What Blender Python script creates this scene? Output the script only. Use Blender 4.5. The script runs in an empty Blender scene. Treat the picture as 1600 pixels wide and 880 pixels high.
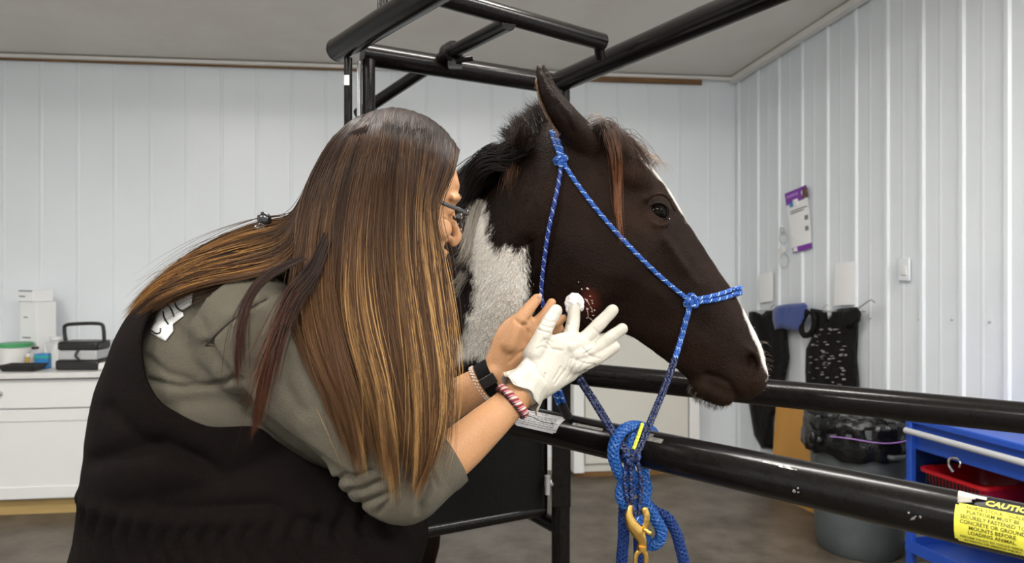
import bpy, bmesh, math, random
import numpy as np
from mathutils import Vector, Matrix, noise, geometry
from mathutils.bvhtree import BVHTree
random.seed(7); rng = np.random.default_rng(7)
SC = bpy.context.scene; COL = SC.collection
R = math.radians
# ---------------- camera, world, lamps, exposure ----------------
F, CX, HY, CZ = 1100.0, 800.0, 415.0, 1.5
def W(px, py, d): return Vector(((px-CX)/F*d, d, CZ-(py-HY)/F*d))
cam = bpy.data.cameras.new('camera'); cam_o = bpy.data.objects.new('camera', cam); COL.objects.link(cam_o)
cam_o.location = (0, 0, CZ); cam_o.rotation_euler = (R(90), 0, 0)
cam.sensor_width = 36; cam.lens = F*36/1600; cam.shift_y = -(440-HY)/1600
cam.dof.use_dof = True; cam.dof.focus_distance = 1.33; cam.dof.aperture_fstop = 5.0
cam.clip_start = 0.05
SC.camera = cam_o
wd = bpy.data.worlds.new('world'); SC.world = wd; wd.use_nodes = True
wd.node_tree.nodes['Background'].inputs[0].default_value = (.75, .8, .85, 1)
wd.node_tree.nodes['Background'].inputs[1].default_value = .35
SC.view_settings.view_transform = 'Standard'; SC.view_settings.look = 'None'
SC.view_settings.gamma = 1; SC.view_settings.use_curve_mapping = False
SC.view_settings.exposure = 0.0
LAMP_ROWS = [(-2.3, 1.55), (0.1, 1.75), (2.0, 1.0), (-2.3, -1.2), (0.1, -1.2), (2.4, -1.2)]
LAMP_POWER = 53
SC.cycles.max_bounces = 8; SC.cycles.use_denoising = True
# ---------------- helpers ----------------
def link(o, parent=None):
    COL.objects.link(o)
    if parent is not None: o.parent = parent
    return o
def tag(o, label=None, cat=None, group=None, kind=None):
    if label: o['label'] = label
    if cat: o['category'] = cat
    if group: o['group'] = group
    if kind: o['kind'] = kind
    return o
def thing(name, label, cat, loc=(0, 0, 0), rz=0, group=None):
    o = bpy.data.objects.new(name, None); o.location = loc; o.rotation_euler = (0, 0, rz); o.empty_display_size = .1
    link(o); return tag(o, label, cat, group)
def mat(name, col, rough=.5, metal=0, spec=.5, bump=None, mottle=None, coat=0, sheen=0, trans=0, alpha=1, emit=None, sss=0, attr=None, stretch=(1, 1, 1), anis=0):
    m = bpy.data.materials.new(name); m.use_nodes = True; nt = m.node_tree; N = nt.nodes; L = nt.links
    b = N['Principled BSDF']; c4 = tuple(col)+(1,)
    b.inputs['Base Color'].default_value = c4; b.inputs['Roughness'].default_value = rough
    b.inputs['Metallic'].default_value = metal; b.inputs['Specular IOR Level'].default_value = spec
    b.inputs['Coat Weight'].default_value = coat; b.inputs['Coat Roughness'].default_value = .15
    b.inputs['Sheen Weight'].default_value = sheen; b.inputs['Transmission Weight'].default_value = trans
    b.inputs['Alpha'].default_value = alpha; b.inputs['Anisotropic'].default_value = anis
    if sss:
        b.inputs['Subsurface Weight'].default_value = sss; b.inputs['Subsurface Scale'].default_value = .01
        b.inputs['Subsurface Radius'].default_value = (1, .4, .25)
    if emit: b.inputs['Emission Color'].default_value = tuple(emit[0])+(1,); b.inputs['Emission Strength'].default_value = emit[1]
    tc = N.new('ShaderNodeTexCoord'); mp = N.new('ShaderNodeMapping'); mp.inputs['Scale'].default_value = stretch
    L.new(tc.outputs['Object'], mp.inputs['Vector'])
    src = None
    if attr:
        a = N.new('ShaderNodeVertexColor'); a.layer_name = attr; src = a.outputs['Color']; L.new(src, b.inputs['Base Color'])
    if mottle:   # (scale, dark colour, amount)
        n = N.new('ShaderNodeTexNoise'); n.inputs['Scale'].default_value = mottle[0]; n.inputs['Detail'].default_value = 8; n.inputs['Roughness'].default_value = .65
        L.new(mp.outputs[0], n.inputs['Vector'])
        r = N.new('ShaderNodeValToRGB'); r.color_ramp.elements[0].position = .38; r.color_ramp.elements[1].position = .68
        L.new(n.outputs['Fac'], r.inputs[0])
        mx = N.new('ShaderNodeMix'); mx.data_type = 'RGBA'
        mt = N.new('ShaderNodeMath'); mt.operation = 'MULTIPLY'; mt.inputs[1].default_value = mottle[2]
        L.new(r.outputs[0], mt.inputs[0]); L.new(mt.outputs[0], mx.inputs[0])
        if src: L.new(src, mx.inputs[6])
        else: mx.inputs[6].default_value = c4
        mx.inputs[7].default_value = tuple(mottle[1])+(1,)
        L.new(mx.outputs[2], b.inputs['Base Color'])
    if bump:     # (scale, strength)
        n = N.new('ShaderNodeTexNoise'); n.inputs['Scale'].default_value = bump[0]; n.inputs['Detail'].default_value = 6
        L.new(mp.outputs[0], n.inputs['Vector'])
        u = N.new('ShaderNodeBump'); u.inputs['Strength'].default_value = bump[1]; u.inputs['Distance'].default_value = .01
        L.new(n.outputs['Fac'], u.inputs['Height']); L.new(u.outputs[0], b.inputs['Normal'])
    return m
M = {}
M['wall'] = mat('painted_steel', (.745, .785, .82), .32, 0, .5, mottle=(1.5, (.68, .72, .74), .35), bump=(3, .05))
M['ceiling'] = mat('ceiling_sheet', (.74, .71, .67), .75, 0, .3, mottle=(2.2, (.62, .58, .50), .45), bump=(2.5, .25))
M['trim'] = mat('cream_trim', (.72, .70, .66), .5, bump=(8, .1))
M['rawwood'] = mat('raw_wood', (.20, .10, .03), .7, mottle=(20, (.07, .03, .01), .6), stretch=(.2, 1, 1))
M['floor'] = mat('concrete', (.140, .120, .094), .42, 0, .35, mottle=(4.5, (.048, .035, .022), .9), bump=(60, .25))
M['pipe'] = mat('black_painted_pipe', (.006, .005, .005), .20, 0, .20, mottle=(45, (.009, .008, .007), .5), bump=(30, .02))
M['scuff_and_highlight'] = mat('scraped_and_highlight_steel', (.35, .34, .33), .35, .8, bump=(150, .5))
M['rubber'] = mat('black_rubber', (.005, .005, .005), .7, bump=(90, .2), spec=.12)
M['white'] = mat('white_laminate', (.77, .77, .77), .45, mottle=(5, (.72, .72, .71), .3))
M['counter'] = mat('counter_laminate', (.70, .69, .68), .35, mottle=(60, (.6, .58, .56), .5))
M['plinth'] = mat('bare_wood_plinth', (.47, .33, .13), .6, mottle=(14, (.36, .23, .08), .6), stretch=(.15, 1, 2))
M['plastic_white'] = mat('white_plastic', (.75, .75, .74), .4, spec=.5)
M['paper'] = mat('white_paper', (.85, .855, .86), .8, spec=.2)
M['green'] = mat('green_plastic', (.06, .32, .12), .4)
M['blue_pl'] = mat('blue_plastic', (.03, .20, .52), .4)
M['teal'] = mat('teal_plastic', (.03, .35, .33), .4)
M['amber'] = mat('amber_plastic', (.45, .30, .07), .35)
M['black_pl'] = mat('black_plastic', (.012, .011, .011), .4)
M['grey_pl'] = mat('grey_plastic', (.45, .46, .47), .4)
M['clear'] = mat('clear_plastic', (.85, .88, .9), .1, trans=.85, alpha=.6)
M['print'] = mat('grey_print', (.22, .22, .23), .7)
M['chrome'] = mat('chrome', (.6, .6, .6), .2, 1)
M['purple'] = mat('purple_ink', (.20, .035, .36), .5)
M['purple2'] = mat('light_purple_ink', (.42, .20, .60), .5)
M['brownink'] = mat('brown_ink', (.12, .06, .05), .6)
M['apron'] = mat('black_waxed_cloth', (.007, .006, .006), .6, spec=.15, bump=(30, .6))
M['paintspot'] = mat('pale_paint_spots', (.30, .28, .26), .6)
M['bluecloth'] = mat('blue_cloth', (.035, .065, .25), .8, bump=(60, .5), sheen=.3)
M['orange'] = mat('orange_plywood', (.50, .25, .05), .55, mottle=(7, (.40, .18, .035), .6), stretch=(1, 1, .2))
M['bin'] = mat('grey_bin_plastic', (.085, .098, .10), .5, mottle=(6, (.055, .065, .068), .6), bump=(25, .15))
M['bag'] = mat('black_bin_liner', (.004, .004, .0045), .16, spec=.4, bump=(34, .8))
M['cart_blue'] = mat('blue_powder_coat', (.018, .075, .42), .38, mottle=(9, (.014, .06, .34), .4))
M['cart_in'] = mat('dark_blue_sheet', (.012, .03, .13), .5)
M['red'] = mat('red_plastic', (.42, .006, .012), .3, coat=.3)
M['cream'] = mat('cream_paint', (.62, .61, .56), .5, mottle=(3, (.57, .555, .50), .4))
M['yellow'] = mat('yellow_sticker', (.78, .74, .07), .45)
M['stick_black'] = mat('sticker_black', (.008, .008, .008), .4)
M['stick_white'] = mat('sticker_white', (.74, .73, .74), .45)
M['stick_back'] = mat('peeled_sticker_back', (.55, .52, .47), .7)
M['lampglow'] = mat('lamp_diffuser', (.9, .9, .9), .5, emit=((1, .97, .92), 9))
M['steel'] = mat('galvanised_steel', (.5, .5, .5), .4, .7)

def rawmesh(name, V, Fc, smooth=True, mats=None, mi=None, ang=None):
    me = bpy.data.meshes.new(name); me.from_pydata([tuple(v) for v in V], [], [tuple(f) for f in Fc])
    me.validate(clean_customdata=False)
    if mats:
        for m in mats: me.materials.append(m)
    if mi is not None and len(mi) == len(me.polygons): me.polygons.foreach_set('material_index', mi)
    if smooth: me.polygons.foreach_set('use_smooth', [True]*len(me.polygons))
    if smooth and ang: me.set_sharp_from_angle(angle=R(ang))
    me.update(); return me
def fastmesh(name, V, Q, m=None, col=None, smooth=True):
    V = np.asarray(V, np.float32); Q = np.asarray(Q, np.int32); k = Q.shape[1]
    me = bpy.data.meshes.new(name); me.vertices.add(len(V)); me.vertices.foreach_set('co', V.ravel())
    me.loops.add(Q.size); me.loops.foreach_set('vertex_index', Q.ravel())
    me.polygons.add(len(Q)); me.polygons.foreach_set('loop_start', np.arange(len(Q), dtype=np.int32)*k)
    me.polygons.foreach_set('loop_total', np.full(len(Q), k, np.int32))
    me.polygons.foreach_set('use_smooth', np.full(len(Q), smooth))
    me.update(calc_edges=True)
    if m: me.materials.append(m)
    if col is not None:
        a = me.color_attributes.new('Col', 'FLOAT_COLOR', 'POINT')
        c = np.ones((len(V), 4), np.float32); c[:, :3] = col; a.data.foreach_set('color', c.ravel())
    return me
def cr(P, n=8):
    """Catmull-Rom through rows of P (numbers of any width); n steps per span"""
    P = np.array([list(p) if hasattr(p, '__len__') else [p] for p in P], float)
    if len(P) < 3: 
        t = np.linspace(0, 1, n+1)[:, None]; return P[0]*(1-t)+P[-1]*t
    Q = np.vstack([2*P[0]-P[1], P, 2*P[-1]-P[-2]]); out = []
    for i in range(1, len(Q)-2):
        p0, p1, p2, p3 = Q[i-1], Q[i], Q[i+1], Q[i+2]
        for t in np.linspace(0, 1, n, endpoint=False):
            out.append(.5*((2*p1)+(-p0+p2)*t+(2*p0-5*p1+4*p2-p3)*t*t+(-p0+3*p1-3*p2+p3)*t**3))
    out.append(P[-1]); return np.array(out)
class MB:
    def __init__(s): s.V = []; s.F = []; s.I = []; s.mats = []
    def _m(s, m):
        if m is None: return 0
        if m not in s.mats: s.mats.append(m)
        return s.mats.index(m)
    def add(s, V, Fc, m=None):
        b = len(s.V); s.V += [tuple(v) for v in V]; s.F += [tuple(i+b for i in f) for f in Fc]; s.I += [s._m(m)]*len(Fc); return s
    def box(s, c, size, rot=None, m=None):
        x, y, z = [k/2 for k in size]; c = Vector(c)
        P = [Vector((sx*x, sy*y, sz*z)) for sx in (-1, 1) for sy in (-1, 1) for sz in (-1, 1)]
        if rot is not None: P = [rot @ p for p in P]
        return s.add([c+p for p in P], [(0, 1, 3, 2), (4, 6, 7, 5), (0, 4, 5, 1), (2, 3, 7, 6), (0, 2, 6, 4), (1, 5, 7, 3)], m)
    def tube(s, pts, rad, n=12, up=None, caps=True, closed=False, round_=False, m=None):
        pts = [np.array(p, float) for p in pts]; K = len(pts)
        if not hasattr(rad, '__len__'): rad = [rad]*K
        rad = [r if hasattr(r, '__len__') else (r, r) for r in rad]
        if round_ and not closed:   # hemispherical ends
            P2, R2 = [], []
            d = pts[0]-pts[1]; d /= np.linalg.norm(d)+1e-9; r0 = sum(rad[0])/2
            for a in (1.45, 1.1, .7, .35): P2.append(pts[0]+d*r0*math.sin(a)); R2.append(tuple(q*math.cos(a) for q in rad[0]))
            P2 += pts; R2 += list(rad)
            d = pts[-1]-pts[-2]; d /= np.linalg.norm(d)+1e-9; r0 = sum(rad[-1])/2
            for a in (.35, .7, 1.1, 1.45): P2.append(pts[-1]+d*r0*math.sin(a)); R2.append(tuple(q*math.cos(a) for q in rad[-1]))
            pts, rad, K = P2, R2, len(P2)
        b = len(s.V); prev = None
        for i in range(K):
            a = pts[(i+1) % K] if (closed or i < K-1) else pts[i]; c = pts[i-1] if (closed or i > 0) else pts[i]
            t = a-c; t /= np.linalg.norm(t)+1e-12
            if up is not None:
                u = np.array(up, float)
                sd = np.cross(t, u); sd /= np.linalg.norm(sd)+1e-12
            elif prev is None:
                u = np.array((0, 0, 1.)) if abs(t[2]) < .9 else np.array((1., 0, 0)); sd = np.cross(t, u); sd /= np.linalg.norm(sd)
            else:
                sd = prev-t*np.dot(prev, t); sd /= np.linalg.norm(sd)+1e-12
            prev = sd; uu = np.cross(sd, t); ra, rb = rad[i]
            for k in range(n):
                th = 2*math.pi*k/n; s.V.append(tuple(pts[i]+sd*ra*math.cos(th)+uu*rb*math.sin(th)))
        mi = s._m(m); Fn = []
        for i in range(K if closed else K-1):
            for k in range(n):
                i2 = (i+1) % K; Fn.append((b+i*n+k, b+i2*n+k, b+i2*n+(k+1) % n, b+i*n+(k+1) % n))
        if caps and not closed: Fn.append(tuple(b+k for k in range(n))); Fn.append(tuple(b+(K-1)*n+k for k in reversed(range(n))))
        s.F += Fn; s.I += [mi]*len(Fn); return s
    def rings(s, rings, caps=True, m=None):
        b = len(s.V); n = len(rings[0])
        for r in rings: s.V += [tuple(p) for p in r]
        Fn = [(b+i*n+k, b+(i+1)*n+k, b+(i+1)*n+(k+1) % n, b+i*n+(k+1) % n) for i in range(len(rings)-1) for k in range(n)]
        if caps: Fn += [tuple(b+k for k in range(n)), tuple(b+(len(rings)-1)*n+k for k in reversed(range(n)))]
        s.F += Fn; s.I += [s._m(m)]*len(Fn); return s
    def lathe(s, prof, c=(0, 0, 0), n=32, m=None, sx=1, sy=1):
        return s.rings([[(c[0]+r*sx*math.cos(2*math.pi*k/n), c[1]+r*sy*math.sin(2*math.pi*k/n), c[2]+z) for k in range(n)] for r, z in prof], m=m)
    def ball(s, c, r, n=20, rot=None, m=None):
        r = r if hasattr(r, '__len__') else (r, r, r); c = Vector(c); rg = []
        for j in range(1, n//2):
            a = math.pi*j/(n//2)
            q = [Vector((r[0]*math.sin(a)*math.cos(2*math.pi*k/n), r[1]*math.sin(a)*math.sin(2*math.pi*k/n), -r[2]*math.cos(a))) for k in range(n)]
            rg.append([c+(rot @ p if rot is not None else p) for p in q])
        return s.rings(rg, m=m)
    def mesh(s, name='m', smooth=True, ang=40, m=None):
        mats = s.mats or ([m] if m else None)
        return rawmesh(name, s.V, s.F, smooth, mats, s.I if s.mats else None, ang)
    def build(s, name, m=None, parent=None, smooth=True, ang=40, bevel=0, sub=0):
        o = bpy.data.objects.new(name, s.mesh(name, smooth, ang, m)); link(o, parent)
        if parent is not None: o.matrix_parent_inverse = Matrix.Identity(4); o.location = -Vector(parent.location) if parent.type == 'EMPTY' and not getattr(parent, 'parent', None) else (0, 0, 0)
        if bevel:
            b = o.modifiers.new('b', 'BEVEL'); b.width = bevel; b.segments = 2; b.limit_method = 'ANGLE'; b.angle_limit = R(40)
        if sub:
            q = o.modifiers.new('s', 'SUBSURF'); q.levels = q.render_levels = sub
        return o
def mk(name, me, parent=None):
    o = bpy.data.objects.new(name, me); link(o, parent)
    if parent is not None and parent.type == 'EMPTY' and parent.parent is None: o.location = -Vector(parent.location)
    return o
def blob(mb, voxel, smooth_it=6, name='b', fac=.5):
    """closed overlapping shapes fused into one continuous skin"""
    o = bpy.data.objects.new('tmp', mb.mesh('tmp')); link(o)
    r = o.modifiers.new('r', 'REMESH'); r.mode = 'VOXEL'; r.voxel_size = voxel; r.use_smooth_shade = True
    if smooth_it:
        s = o.modifiers.new('s', 'SMOOTH'); s.factor = fac; s.iterations = smooth_it
    dg = bpy.context.evaluated_depsgraph_get(); me = bpy.data.meshes.new_from_object(o.evaluated_get(dg)); me.name = name
    bpy.data.objects.remove(o); me.materials.clear(); return me
def verts(me):
    a = np.empty(len(me.vertices)*3, np.float32); me.vertices.foreach_get('co', a); return a.reshape(-1, 3)
def norms(me):
    a = np.empty(len(me.vertices)*3, np.float32); me.vertices.foreach_get('normal', a); return a.reshape(-1, 3)
def setv(me, V): me.vertices.foreach_set('co', V.astype(np.float32).ravel()); me.update()
def paint(me, C):
    a = me.color_attributes.new('Col', 'FLOAT_COLOR', 'POINT'); c = np.ones((len(C), 4), np.float32); c[:, :3] = C; a.data.foreach_set('color', c.ravel())
def topx(V): V = np.asarray(V, float); return CX+F*V[:, 0]/V[:, 1], HY-F*(V[:, 2]-CZ)/V[:, 1]
def sdpoly(x, y, poly):
    """signed distance to a polygon, inside positive"""
    P = np.array(poly, float); d = np.full(x.shape, 1e9); ins = np.zeros(x.shape, bool)
    for i in range(len(P)):
        a, b = P[i], P[(i+1) % len(P)]; e = b-a
        t = np.clip(((x-a[0])*e[0]+(y-a[1])*e[1])/(e@e+1e-9), 0, 1)
        d = np.minimum(d, np.hypot(x-a[0]-t*e[0], y-a[1]-t*e[1]))
        c = ((a[1] > y) != (b[1] > y)); ins ^= c & (x < (b[0]-a[0])*(y-a[1])/(b[1]-a[1]+1e-12)+a[0])
    return np.where(ins, d, -d)
def vnoise(V, s, seed=0):
    return np.array([noise.noise(Vector((v[0]*s+seed, v[1]*s-seed, v[2]*s+2*seed))) for v in V])
def polyfill(out, step):
    """triangulated flat polygon with inner points; returns 2D verts, tris, distance from the edge"""
    P = np.array(out, float); x0, y0 = P.min(0); x1, y1 = P.max(0); pts = []; ed = []
    for i in range(len(P)):
        a, b = P[i], P[(i+1) % len(P)]; k = max(1, int(np.hypot(*(b-a))/step))
        for j in range(k): pts.append(a+(b-a)*j/k)
    nb = len(pts); gx, gy = np.meshgrid(np.arange(x0, x1, step), np.arange(y0, y1, step)); gx = gx.ravel(); gy = gy.ravel()
    d = sdpoly(gx, gy, out); k = d > step*.6; pts += list(np.stack([gx[k], gy[k]], 1))
    r = geometry.delaunay_2d_cdt([Vector(p) for p in pts], [(i, (i+1) % nb) for i in range(nb)], [], 1, 1e-6)
    V = np.array([tuple(v) for v in r[0]]); T = [tuple(t) for t in r[2]]
    return V, T, np.maximum(sdpoly(V[:, 0], V[:, 1], out), 0), nb
def slab(name, out, step, place, thick, m, parent=None, relief=None, round_=.012, spots=None):
    """a thick cloth-like or sheet-like piece with the outline `out`; place(u, v, h) -> point"""
    V, T, d, nb = polyfill(out, step); n = len(V)
    h = thick*np.sqrt(np.clip(d/round_, 0.02, 1)) if round_ else np.full(n, thick)
    if relief is not None: h = h+relief(V)*np.clip(d/max(round_, 1e-4), 0, 1)
    top = [place(v[0], v[1], hh) for v, hh in zip(V, h)]; bot = [place(v[0], v[1], 0) for v in V]
    from collections import Counter
    E = Counter(); 
    for t in T:
        for i in range(3): E[(t[i], t[(i+1) % 3])] += 1
    side = [(b, a, a+n, b+n) for (a, b) in E if (b, a) not in E]
    me = rawmesh(name, top+bot, [tuple(t) for t in T]+[tuple(i+n for i in reversed(t)) for t in T]+side, True, [m], None, 60)
    bm = bmesh.new(); bm.from_mesh(me); bmesh.ops.recalc_face_normals(bm, faces=bm.faces); bm.to_mesh(me); bm.free()
    return mk(name, me, parent)
def rope(mb, pts, r, pitch=.03, strands=3, core=True, m1=None, m2=None, k=6, flat=1.0, thick=.30, core_f=.80):
    """braided cord: a core with strands wound both ways round it"""
    P = np.array(pts, float); seg = np.linalg.norm(np.diff(P, axis=0), axis=1); s = np.r_[0, np.cumsum(seg)]
    L = s[-1]; n = max(8, int(L/pitch*10)); t = np.linspace(0, L, n); P = np.stack([np.interp(t, s, P[:, i]) for i in range(3)], 1)
    T = np.gradient(P, axis=0); T /= np.linalg.norm(T, axis=1)[:, None]+1e-9
    sd = np.cross(T[0], (0, 0, 1) if abs(T[0][2]) < .9 else (1, 0, 0)); S = []
    for i in range(n):
        sd = sd-T[i]*np.dot(sd, T[i]); sd /= np.linalg.norm(sd)+1e-9; S.append(sd)
    S = np.array(S); U = np.cross(S, T)
    if core: mb.tube(P, r*core_f, 10, m=m1)
    for dr in (1, -1):
        for q in range(strands):
            ph = dr*2*np.pi*t/pitch+2*np.pi*q/strands
            rr = r*(.80+.07*np.cos(ph*strands*1.0+ (0 if dr > 0 else np.pi)))
            C = P+(S*np.cos(ph)[:, None]+U*np.sin(ph)[:, None])*rr[:, None]
            mb.tube(C, r*thick, 5, m=(m2 if (m2 and q == 0 and dr > 0) else m1))
    return mb

# ---------------- the setting ----------------
BW0 = np.array((-3.45, 4.75)); BW1 = np.array((1.70, 5.35)); bd = (BW1-BW0)/np.linalg.norm(BW1-BW0)
rd = np.array((.279, -.96)); rd /= np.linalg.norm(rd)
def ceil_z(x, y):   # sheet rises gently away from the back wall
    n = np.array((bd[1], -bd[0])); return 2.91+.118*max(0, float((np.array((x, y))-BW0) @ n))
def on_wall(px, p0, d, off=0):
    k = (px-CX)/F; t = (k*p0[1]-p0[0])/(d[0]-k*d[1]); return t
def BWp(px, py, off=0):
    n = np.array((bd[1], -bd[0])); p0 = BW0+n*off; t = on_wall(px, p0, bd); p = p0+bd*t; return Vector((p[0], p[1], CZ-(py-HY)/F*p[1]))
RN = np.array((rd[1], -rd[0])); RN = RN if RN[0] < 0 else -RN
def RWp(px, py, off=0):
    p0 = BW1+RN*off; t = on_wall(px, p0, rd); p = p0+rd*t; return Vector((p[0], p[1], CZ-(py-HY)/F*p[1]))
def ribbed(name, p0, d, L, nrm, phase=0, pitch=.236, rib=((0, 0), (.009, .0125), (.030, .0125), (.039, 0), (.118, 0), (.123, .0014), (.134, .0014), (.139, 0))):
    xs = []; prof = []
    x = -phase
    while x < L:
        for dx, h in rib:
            if 0 <= x+dx <= L: xs.append(x+dx); prof.append(h)
        x += pitch
    xs = [0]+xs+[L]; prof = [0]+prof+[0]; V = []; Fc = []
    for a, h in zip(xs, prof):
        p = np.array(p0)+np.array(d)*a+np.array(nrm)*h
        V += [(p[0], p[1], 0), (p[0], p[1], ceil_z(p[0], p[1])+.02)]
    for i in range(len(xs)-1): Fc.append((2*i, 2*i+2, 2*i+3, 2*i+1))
    o = mk(name, rawmesh(name, V, Fc, False, [M['wall']])); o['kind'] = 'structure'; return o
bn = np.array((bd[1], -bd[0]))
B0 = BW0-bd*1.35; RE = BW1+rd*8.6; LE = B0-np.array((-.116, .993))*8.2
ribbed('wall_back', B0, bd, float(np.linalg.norm(BW1-B0)), bn, .06, rib=((0, 0), (.006, .004), (.018, .004), (.024, 0)))
ribbed('wall_right', BW1, rd, 8.6, RN, -.02)
ld = np.array((.116, -.993)); ribbed('wall_left', B0, ld, 8.2, np.array((.993, .116)))
LEp = B0+ld*8.2; fd = RE-LEp; fl = float(np.linalg.norm(fd)); ribbed('wall_front', LEp, fd/fl, fl, np.array((-fd[1], fd[0]))/fl)
o = mk('floor', rawmesh('floor', [(-6.5, -5, 0), (6, -5, 0), (6, 6, 0), (-6.5, 6, 0)], [(0, 1, 2, 3)], False, [M['floor']])); o['kind'] = 'structure'
cor = [B0, BW1, RE, LEp]
mb = MB(); mb.add([(p[0]+e[0], p[1]+e[1], ceil_z(p[0]+e[0], p[1]+e[1])) for p, e in zip(cor, ((-.1, .1), (.1, .1), (.1, -.1), (-.1, -.1)))], [(3, 2, 1, 0)], M['ceiling'])
# overlapping seams between the ceiling sheets
for k, yy in enumerate((3.72, 1.9)):
    a = np.array((B0[0], yy-.3)); b = np.array((2.9, yy+.28)); d = (b-a)
    P = [(a[0], a[1]), (b[0], b[1])]
    q = [Vector((x, y, ceil_z(x, y)-.006)) for x, y in P]+[Vector((x, y+.10, ceil_z(x, y+.10)-.006)) for x, y in reversed(P)]
    mb.add(q+[v+Vector((0, 0, .008)) for v in q], [(0, 1, 2, 3), (0, 4, 5, 1), (3, 2, 6, 7)], M['trim'])
o = mb.build('ceiling', smooth=False); o['kind'] = 'structure'
# trims where the sheets meet
mb = MB()
def runbox(p, q, w, h, dz, m, off=.02):
    p = np.array(p); q = np.array(q); d = (q-p)/np.linalg.norm(q-p); n = np.array((d[1], -d[0]))
    P = []
    for a in (p, q):
        for e in (0, w):
            c = a+n*(off+e); z = ceil_z(*c)
            P += [(c[0], c[1], z-dz-h), (c[0], c[1], z-dz)]
    mb.add(P, [(0, 1, 5, 4), (2, 6, 7, 3), (0, 4, 6, 2), (1, 3, 7, 5), (0, 2, 3, 1), (4, 5, 7, 6)], m)
runbox(B0, BW1, .035, .020, 0, M['trim']); o = mb.build('trim_1', smooth=False); o['kind'] = 'structure'
mb = MB(); runbox(BW1+rd*.02, BW1+rd*7, .05, .04, 0, M['trim']); o = mb.build('trim_2', smooth=False); o['kind'] = 'structure'
mb = MB(); runbox(B0, BW1-bd*2.75, .012, .012, .020, M['rawwood'], .022)
runbox(BW1-bd*1.35, BW1-bd*.28, .018, .034, .020, M['rawwood'], .018); o = mb.build('trim_3', smooth=False); o['kind'] = 'structure'
mb = MB(); a = BW1-bd*6.3+bn*.016; b = BW1+bn*.016; ang = math.atan2(bd[1], bd[0])
mb.box(((a[0]+b[0])/2, (a[1]+b[1])/2, .045), (6.3, .018, .09), Matrix.Rotation(ang, 3, 'Z'), M['trim']); o = mb.build('baseboard_back', smooth=False); o['kind'] = 'structure'
# ceiling lamps
for k, (x, y) in enumerate(LAMP_ROWS):
    z = ceil_z(x, y)-.34
    t = thing('ceiling_lamp', ('white strip lamp hanging above the white cabinets', 'white strip lamp hanging above the bending person', 'white strip lamp hanging above the tool cart side', 'white strip lamp in the near corner on the cabinet side', 'white strip lamp hanging over the middle of the near wall', 'white strip lamp in the near corner on the cart side')[k], 'lamp', (x, y, z), 0, 'ceiling strip lamps')
    MB().box((x, y, z+.04), (1.25, .16, .05), m=M['plastic_white']).build('housing', parent=t, bevel=.006)
    MB().box((x, y, z+.005), (1.2, .13, .02), m=M['lampglow']).build('diffuser', parent=t, bevel=.004)
    for e in (-.4, .4): MB().tube([(x+e, y, z+.06), (x+e, y, ceil_z(x, y)+.01)], .008, m=M['steel']).build('hanger', parent=t)
    ld_ = bpy.data.lights.new('strip_light', 'AREA'); ld_.shape = 'RECTANGLE'; ld_.size = 1.2; ld_.size_y = .13; ld_.energy = LAMP_POWER*(1.45 if y < 0 else .82); ld_.color = (1, .965, .92)
    lo = bpy.data.objects.new('strip_light', ld_); lo.location = (x, y, z-.012); link(lo)
    lu = ld_.copy(); lu.energy = LAMP_POWER*.42; lo = bpy.data.objects.new('added_ceiling_fill', lu); lo.location = (x, y, z+.075); lo.rotation_euler = (math.pi, 0, 0); link(lo)  # unseen up-facing fill, added to brighten the ceiling

# ---------------- white cabinet run, worktop ----------------
ROTB = Matrix.Rotation(ang, 3, 'Z'); Zc = Matrix.Rotation(ang, 4, 'Z')
C0 = Vector((-3.02, 4.156, 0)); bx = Vector((bd[0], bd[1], 0)); by = Vector((-bd[1], bd[0], 0))
def cab(u, w, z): return C0+bx*u+by*w+Vector((0, 0, z))     # u along the front, w into depth
def cabinet(u0, u1, label, drawer=True):
    t = thing('base_cabinet', label, 'cabinet', cab(u0, 0, 0)); uc = (u0+u1)/2; w = u1-u0
    MB().box(cab(uc, .30, .465), (w-.004, .52, .73), ROTB, M['white']).build('body', parent=t)
    MB().box(cab(uc, .33, .05), (w-.01, .50, .10), ROTB, M['plinth']).build('plinth', parent=t)
    mb = MB(); mb.box(cab(uc, .028, .735), (w-.012, .02, .17), ROTB, M['white']); d = mb.build('drawer', parent=t, bevel=.003)
    k = MB(); c = cab(uc if w > .5 else uc, .01, .74); k.ball(c, .016, 14, m=M['chrome']); k.tube([c, cab(uc, .03, .74)], .006, m=M['chrome']); k.build('knob', parent=d)
    mb = MB(); z0, z1 = .11, .64; hw = w-.012
    mb.box(cab(uc, .034, (z0+z1)/2), (hw, .014, z1-z0), ROTB, M['white'])
    for zc in (z0+.035, z1-.035): mb.box(cab(uc, .024, zc), (hw-.142, .008, .07), ROTB, M['white'])
    for s in (-1, 1): mb.box(cab(uc+s*(hw/2-.035), .024, (z0+z1)/2), (.07, .008, z1-z0), ROTB, M['white'])
    mb.build('door', parent=t, bevel=.002); return t
cabinet(-.57, .55, 'wide white cabinet with round knob drawer at the left edge')
cabinet(.553, 1.15, 'narrow white cabinet mostly hidden behind the bending person')
mb = MB(); mb.box(cab(.25, .28, .8475), (1.86, .60, .034), ROTB, M['counter'])
o = mb.build('worktop', bevel=.004); tag(o, 'pale laminate worktop running over the white cabinets', 'worktop')
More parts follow.
